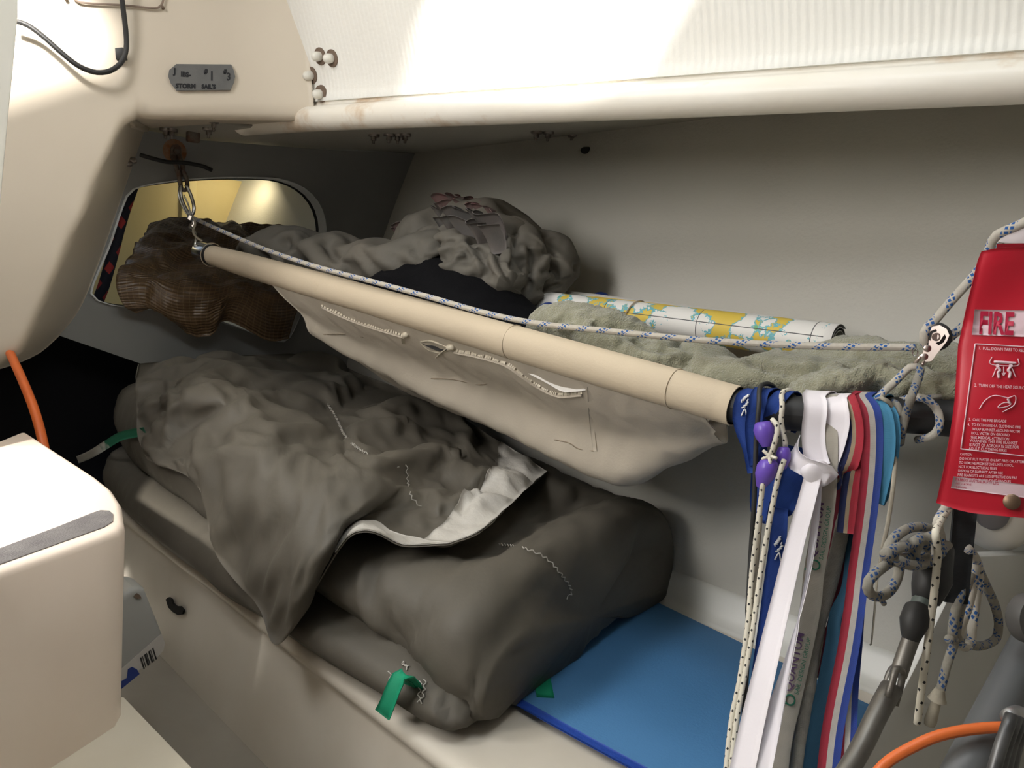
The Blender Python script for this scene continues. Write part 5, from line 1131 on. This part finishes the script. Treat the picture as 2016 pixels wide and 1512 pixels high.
# thin flecked cord in front
o = tube('flecked_cord', [PX(x, y, v) for x, y, v in ((1868, 1000, -0.262), (1850, 1030, -0.25), (1842, 1050, -0.2400), (1846, 1090, -0.2400), (1840, 1160, -0.2400), (1830, 1240, -0.2400), (1818, 1330, -0.2400), (1806, 1425, -0.2400))], 0.0033, BUNG, None, n=8)
tag(o, 'thin cream flecked cord hanging straight in front of the rope knot', 'cord')

# rigging screw beside the partition
tb = empty('rigging_screw', PX(1690, 1480, -0.3100), 'grey metal rigging screw with black taped sleeves leaning beside the partition', 'rigging screw')
GM = mat('dull_metal', (0.20, 0.19, 0.17), (0.15, 0.14, 0.125), rough=0.45, metal=0.7, nscale=30)
def tq(name, pl, r, m_, x=-.252, n=14): return tube(name, [PX(a, b, x) for a, b in pl], r, m_, tb, n=n)
tq('lower_rod', [(1640, 1560), (1690, 1482), (1730, 1400), (1755, 1355)], [.008, .009, .0095, .0095], GM)
tq('fork', [(1748, 1372), (1758, 1338), (1764, 1318), (1776, 1322), (1774, 1345), (1762, 1388)], .0032, GM, -.246, 8)
tq('fork', [(1738, 1365), (1748, 1330), (1756, 1316), (1768, 1312), (1782, 1326), (1776, 1350), (1768, 1372)], .0030, GM, -0.3000, 8)
tq('upper_rod', [(1768, 1330), (1785, 1280), (1800, 1240)], .0075, GM)
tq('black_sleeve', [(1792, 1268), (1796, 1240), (1806, 1206), (1818, 1204), (1822, 1200)], [.006, .0135, .0135, .011, .006], BLK)
tq('body', [(1808, 1222), (1822, 1180), (1840, 1140)], .011, mat('turnbuckle_green', (0.08, 0.10, 0.09), rough=0.5), -.252)
tq('black_sleeve', [(1822, 1184), (1832, 1150), (1842, 1120), (1852, 1098), (1862, 1078)], [.012, .0175, .0165, .0155, .008], BLK)
tq('tape_wrap', [(1824, 1176), (1827, 1168)], .0125, WPL)

# grey tube with a dark end disc and the clamp, lower right
gt = empty('grey_tube', PX(1950, 1500, -.16), 'thick grey plastic tube with a round end slanting across the lower right corner', 'tube')
GPV = mat('grey_pvc', (0.115, 0.12, 0.122), (0.095, 0.10, 0.102), rough=0.45, nscale=8)
ga, gb = PX(2044, 1238, -.17), PX(1880, 1560, -.17)
tube('barrel', [ga, ga * .5 + gb * .5, gb], 0.0158, GPV, gt, n=28)
lathe('end_disc', [(-0.006, 0.0205), (0.004, 0.021), (0.008, 0.0195), (0.010, 0.0)], PX(2032, 1218, -.165), _n(BASIS @ V((0.2, 0.1, 1))), mat('grey_disc', (0.075, 0.072, 0.068), rough=0.5), gt, n=36)
tube('clamp', [PX(x, y, -.15) for x, y in ((1985, 1412), (2002, 1404), (2024, 1414))], 0.006, mat('steel_clamp', (0.35, 0.35, 0.35), rough=0.4, metal=0.8), gt, n=12)
sp = empty('deck_fitting', PX(2000, 1480, -.12), 'dark ribbed metal fitting standing beside the grey tube', 'fitting')
for k in range(4): tube('rib', [PX(1992 + 9 * k, 1408 + 4 * k, -.13), PX(1970 + 10 * k, 1470, -.13), PX(1950 + 12 * k, 1540, -.13)], 0.0042, mat('dark_fitting', (0.06, 0.06, 0.062), (0.14, 0.14, 0.14), rough=0.4, metal=0.6, nscale=40), sp, n=8)
# orange hoses
ORG = mat('orange_hose', (0.70, 0.155, 0.035), (0.62, 0.13, 0.03), rough=0.42, nscale=20)
o = tube('orange_hose', [PD(x, y, v) for x, y, v in ((1715, 1535, .62), (1745, 1502, .62), (1790, 1474, .62), (1850, 1448, .62), (1930, 1434, .62), (2016, 1432, .62), (2120, 1440, .62))], 0.0042, ORG, None, n=14)
tag(o, 'orange hose curving across the lower right corner in front of the grey tube', 'hose')
# ------------------------------------------------------------------ left side: bulkhead fittings, tarp, label, cable
# brown woven tarp stuffed through the opening and spilling over its lower edge
def weave(nt, tc, col, mix, ramp, nz):
    w = nt.nodes.new('ShaderNodeTexWave'); w.bands_direction = 'Y'; w.inputs['Scale'].default_value = 38; w.inputs['Distortion'].default_value = 3.0; w.inputs['Detail'].default_value = 2.0; nt.links.new(tc.outputs['UV'], w.inputs['Vector'])
    v = nt.nodes.new('ShaderNodeTexWave'); v.bands_direction = 'X'; v.inputs['Scale'].default_value = 22; v.inputs['Distortion'].default_value = 2.0; nt.links.new(tc.outputs['UV'], v.inputs['Vector'])
    c = mix(ramp(w.outputs['Fac'], 0.55, 0.85), col, (0.17, 0.105, 0.052)); return mix(ramp(v.outputs['Fac'], 0.9, 0.98), c, (0.20, 0.13, 0.07))
TARP = mat('brown_tarp', (0.13, 0.078, 0.038), (0.09, 0.055, 0.028), rough=0.32, nscale=9, spec=0.6, bump=0.15, bscale=60, wave=(38, 'Y', 0.5, 'UV'),
           extra=weave)
tc_ = [[PX(x, y, v) for x, y, v in c] for c in (
    [(300, 440, -2.30), (262, 500, -2.10), (240, 545, -1.985), (250, 590, -1.96), (270, 612, -1.965)],
    [(345, 432, -2.30), (312, 500, -2.10), (295, 560, -1.97), (298, 600, -1.95), (318, 606, -1.955)],
    [(400, 436, -2.30), (365, 500, -2.12), (345, 560, -1.97), (345, 610, -1.945), (362, 646, -1.955)],
    [(450, 440, -2.30), (430, 510, -2.12), (415, 565, -1.965), (408, 610, -1.94), (408, 655, -1.95)],
    [(510, 445, -2.30), (495, 520, -2.12), (475, 570, -1.965), (462, 600, -1.945), (452, 632, -1.95)],
    [(570, 452, -2.30), (552, 530, -2.12), (535, 575, -1.965), (528, 615, -1.945), (528, 664, -1.95)],
    [(610, 460, -2.30), (600, 530, -2.12), (590, 560, -1.975), (585, 600, -1.96), (566, 662, -1.96)])]
T0 = csurf(tc_, 90, 70); T1 = wrinkle(T0, 5, 1.05, 1.06, 120, 0.5, 0.01, 0.05, 0.012, 77, 0.0); T1 = wrinkle(T1, 2, 1.03, 1.04, 80, 0.4, 0.015, 0.02, 0.004, 78, 0.02)
T1[..., 0] = np.where(T1[..., 2] < -0.06, np.maximum(T1[..., 0], -1.990), T1[..., 0])
o = sheet('tarpaulin', T1, TARP, None, th=0.0012); tag(o, 'shiny brown woven tarpaulin spilling through the bulkhead opening', 'tarpaulin')
o = tube('red_fleck_rope', [PX(x, y, v) for x, y, v in ((262, 366, -2.06), (250, 400, -2.06), (236, 445, -2.06), (222, 500, -2.06), (205, 560, -2.06), (190, 600, -2.06))], 0.013, mat('rope_black_red', (0.012, 0.013, 0.022), rough=0.85, extra=flecks((0.30, 0.03, 0.03), 0.055, 2, 0.45, 0.5)), None, n=12)
tag(o, 'dark rope with red flecks hanging inside the left of the opening', 'rope')

# tang on the bulkhead with shackles down to the pole end
RUST = mat('rusty_steel', (0.16, 0.10, 0.07), (0.22, 0.20, 0.18), rough=0.55, metal=0.6, nscale=60)
tg = empty('tang', PX(346, 300, XB), 'rusty metal tang and shackles carrying the far end of the pole', 'shackle')
slab('tang_plate', [PX(x, y, XB + 0.004) for x, y in ((336, 292), (340, 285), (350, 284), (357, 290), (358, 312), (350, 322), (342, 320), (336, 310))], RUST, tg, depth=(-0.004, 0, 0), bev=0.001)
lathe('rust_patch', [(0, 0.028), (0.0006, 0.027), (0.0007, 0)], PX(344, 298, XB + 0.0002), (1, 0, 0), mat('rust_stain', (0.28, 0.12, 0.05), (0.33, 0.22, 0.15), rough=0.9, nscale=50), tg, n=20)
lathe('bolt_head', [(0, 0.008), (0.005, 0.008), (0.006, 0.006), (0.006, 0)], PX(347, 297, XB + 0.004), (1, 0, 0), RUST, tg, n=6)
def sh(name, pl, r, m_=RUST, closed=False): return tube(name, [PX(x, y, v) for x, y, v in pl], r, m_, tg, n=8, closed=closed, samples=30)
sh('shackle', [(340, 306, -1.985), (346, 325, -1.975), (352, 343, -1.97), (360, 340, -1.97), (358, 322, -1.975), (352, 306, -1.985)], 0.0055)
sh('shackle', [(351, 336, -1.96), (353, 352, -1.955), (358, 372, -1.95), (368, 372, -1.95), (367, 352, -1.955), (360, 336, -1.96)], 0.0050)
sh('shackle', [(356, 364, -1.945), (356, 385, -1.94), (364, 408, -1.935), (376, 424, -1.93), (382, 410, -1.93), (376, 385, -1.94), (366, 364, -1.945)], 0.0042, STEEL)
sh('wire_loop', [(353, 368, -1.93), (352, 388, -1.925), (362, 412, -1.92), (374, 426, -1.92), (372, 406, -1.92), (362, 384, -1.925)], 0.0018, STEEL)
sh('lashing', [(376, 422, -1.925), (380, 436, -1.915), (374, 446, -1.91), (382, 455, -1.90), (386, 470, -1.89), (384, 484, -1.885), (386, 505, -1.885), (396, 514, -1.88)], 0.0030, STEEL)
sh('lashing', [(378, 424, -1.92), (384, 440, -1.905), (380, 456, -1.90), (388, 468, -1.885), (398, 474, -1.875)], 0.0026, CORD)
for x, y in ((374, 428), (382, 440), (377, 446)): lathe('nut', [(-0.005, 0.006), (0.005, 0.006)], PX(x, y, -1.915), (0.3, 0.2, 1), STEEL, tg, n=6)
o = tube('black_hose', [PX(x, y, -1.955) for x, y in ((276, 305), (300, 312), (330, 319), (360, 320), (390, 325), (404, 329), (417, 335))], 0.0048, BLK, None, n=10)
tag(o, 'short black hose crossing behind the tang above the opening', 'hose')
box('bracket', PX(380, 270, -1.93) - V((0.008, 0.014, 0.012)), PX(380, 270, -1.93) + V((0.008, 0.014, 0.012)), RUST, tg, 0.003)

# bolts through the side deck, the hull and the moulding
deck_o = bpy.data.objects['ceiling_side_deck']
BOLT = mat('bolt_steel', (0.35, 0.33, 0.31), (0.18, 0.15, 0.13), rough=0.4, metal=0.8, nscale=90)
def deck_bolt(px, py, r=0.0065, L=0.017, zoff=0.0, m_=BOLT):
    p = PZ(px, py, deckZ(-1.0))
    for _ in range(12): p = PZ(px, py, under_deck(p[0], p[1]) + zoff - 0.004)
    b_ = lathe('bolt', [(0.010, r * 2.1), (0.0, r * 2.1), (-0.0015, r * 2.0), (-0.002, r), (-L * 0.6, r), (-L * 0.62, r * 0.55), (-L, r * 0.5), (-L - 0.001, 0)], p, (0, 0, 1), m_, deck_o, n=10); return b_
for x, y in ((736, 268), (766, 267), (783, 268), (798, 267), (1056, 262), (1079, 263), (1128, 269), (1151, 269), (1440, 256), (1465, 255), (1483, 255), (1502, 255), (1992, 229), (326, 257), (338, 258), (411, 256)): deck_bolt(x, y)
deck_bolt(421, 241, 0.005)
hull_bolt = PY(1151, 296, 1.435); lathe('bolt', [(-0.03, 0.008), (0.002, 0.008), (0.006, 0.007), (0.010, 0.004), (0.011, 0)], hull_bolt, (0, -1, -0.2), BLK, bpy.data.objects['wall_hull'], n=12)
CAPM = mat('white_bolt_cap', (0.72, 0.70, 0.63), rough=0.4)
HOLEM = mat('bolt_recess', (0.16, 0.115, 0.085), rough=0.9)
cabP = np.array(cp); cabN = _n(np.cross(cabP[12, 0] - cabP[0, 0], cabP[0, 12] - cabP[0, 0])); cabN = cabN if cabN[1] < 0 else -cabN
for x, y in ((633, 113), (654, 118), (612, 150), (628, 186)):
    p = snap(cabP, x + 3, y - 2)
    rc = lathe('bolt_recess', [(-0.004, 0.0175), (0.0022, 0.0165), (0.0024, 0)], p, cabN, HOLEM, cs, n=20)
    lathe('bolt_cap', [(0, 0.0085), (0.010, 0.0095), (0.016, 0.0085), (0.020, 0.005), (0.021, 0)], p, cabN, CAPM, rc, n=18)
cock = bpy.data.objects['wall_cockpit']
for x, y in ((253, 322), (262, 316)): lathe('bolt', [(-0.01, 0.007), (0.004, 0.007), (0.008, 0.004), (0.008, 0)], PX(x, y, -1.95), (0.5, 0.8, 0), BOLT, cock, n=10)

# duct tape label with its handwriting
GTAPE = mat('grey_duct_tape', (0.135, 0.135, 0.13), (0.115, 0.115, 0.112), rough=0.45, nscale=30, bump=0.1, bscale=120)
INK = mat('marker_ink', (0.008, 0.008, 0.010), rough=0.5)
def fc(x, y, o=0.0): return onface(x, y, o)
lo_ = [(347, 126), (455, 127), (460, 138), (463, 150), (460, 163), (453, 177), (347, 178), (336, 164), (331, 150), (333, 138)]
lb = slab('tape_label', [fc(x, y, 0.0065) for x, y in lo_], GTAPE, None, depth=tuple(-FN * 0.004)); tag(lb, 'grey duct tape label with handwritten words on the cockpit moulding', 'label')
def ltext(s, x0, y0, size, slope, sx=1.0, b=0.8):
    text_on('handwriting', s, size, lambda x, y: (fc(x0 + x * sx, y0 - y + slope * x * sx, 0.0072), (0, 0, 0)), INK, lb, th=0, bold=b)
ltext('J', 342, 145, 16, 0.1, 1.0); ltext('IBS-', 356, 150, 13, 0.08, 0.95); ltext('#', 402, 144, 12, 0.0, 0.9); ltext('1', 412, 158, 25, 0.0, 0.8); ltext('#', 440, 144, 11, 0, 0.9); ltext('3', 446, 158, 21, 0, 0.8)
ltext('STORM', 346, 173, 12, 0.02, 1.0); ltext("SAIL'S", 397, 174, 11, 0.02, 1.0)

# black cable looping over the moulding, its clip, and the outline of the small port
o = empty('black_cable', fc(200, 140, .02), 'black cable drooping in a loop over the upper left moulding', 'cable')
tube('cable', [fc(x, y, d) for x, y, d in ((18, 40, .030), (40, 44, .034), (60, 53, .036), (90, 76, .038), (120, 103, .038), (150, 127, .036), (175, 139, .034), (196, 143, .032), (218, 139, .028), (237, 125, .022), (247, 104, .018), (249, 80, .018), (246, 45, .022), (241, 5, .026), (238, -40, .028))], 0.0048, BLK, o, n=12)
slab('cable_clip', [fc(x, y, .015) for x, y in ((226, 94), (242, 93), (249, 116), (228, 117))], BLK, o, depth=tuple(-FN * 0.014), bev=0.001)
po = empty('inspection_port', fc(240, -10, .0), 'rounded rectangular port outline with screws above the drooping cable', 'port')
tube('port_groove', [fc(x, y, .0055) for x, y in ((142, -60), (143, -12), (150, 1), (170, 6), (240, 10), (300, 16), (314, 13), (321, 2), (323, -20), (324, -60))], 0.0020, mat('groove_brown', (0.25, 0.19, 0.15), rough=0.8), po, n=8)
for x, y in ((131, 0), (321, 16)): lathe('screw', [(-0.002, 0.003), (0.007, 0.003), (0.008, 0.002), (0.008, 0)], fc(x, y, 0), FN, HOLEM, po, n=10)

# orange hose behind the step
o = tube('orange_hose', [PY(x, y, .37) for x, y in ((-60, 560), (-20, 622), (0, 655), (35, 728), (65, 800), (84, 868), (96, 940), (100, 1000))], 0.0082, ORG, None, n=16)
tag(o, 'orange hose dropping behind the white step on the left', 'hose')
# white plastic bottle wedged between step and berth front
bt = empty('plastic_bottle', PY(290, 1330, .45), 'white plastic bottle with barcode label wedged beside the step', 'bottle')
BOT = mat('milky_plastic', (0.36, 0.365, 0.35), (0.33, 0.335, 0.32), rough=0.35)
by0 = 0.47
def bq(x, y, d=0.0): return PX(x, y, -1.17 + d)
slab('bottle_body', [bq(x, y) for x, y in ((222, 1185), (262, 1157), (278, 1155), (287, 1162), (300, 1195), (318, 1240), (326, 1262), (324, 1282), (310, 1298), (200, 1385))], BOT, bt, depth=(-0.06, 0.0, 0.0), bev=0.010, seg=4)
lbp = slab('bottle_label', [bq(x, y, .0012) for x, y in ((200, 1352), (318, 1248), (325, 1266), (322, 1280), (312, 1292), (200, 1372))], mat('label_white', (0.52, 0.50, 0.47), rough=0.5), bt, depth=(-0.0012, 0, 0))
for k in range(7):
    t = k / 6; x = 276 + 24 * t; y = 1296 - 19 * t; w = (2.2, 1.0, 3.0, 1.2, 2.6, 1.0, 2.0)[k]
    slab('barcode_bar', [bq(a, b, .0022) for a, b in ((x, y), (x + w, y - w * .8), (x + w + 7, y + 22 - w * .8), (x + 7, y + 22))], INK, lbp, depth=(-0.0008, 0, 0))
slab('label_logo', [bq(a, b, .0022) for a, b in ((252, 1318), (260, 1313), (270, 1318), (275, 1327), (225, 1368), (225, 1350), (250, 1335))], mat('label_blue', (0.02, 0.045, 0.22), rough=0.5), lbp, depth=(-0.0008, 0, 0))
slab('bottle_hole', [bq(a, b, .0015) for a, b in ((263, 1174), (270, 1168), (276, 1172), (279, 1178), (270, 1179))], HOLEM, bt, depth=(-0.001, 0, 0))
# finger hole in the berth front
hp = [(326, 1180), (331, 1176), (337, 1180), (339, 1188), (346, 1194), (354, 1194), (361, 1202), (358, 1210), (350, 1211), (340, 1205), (331, 1196)]
hpts = [PY(x, y, 0.570) for x, y in hp]
slab('finger_hole', hpts, mat('hole_black', (0.004, 0.004, 0.004), rough=0.9), berth, depth=(0, 0.004, 0))
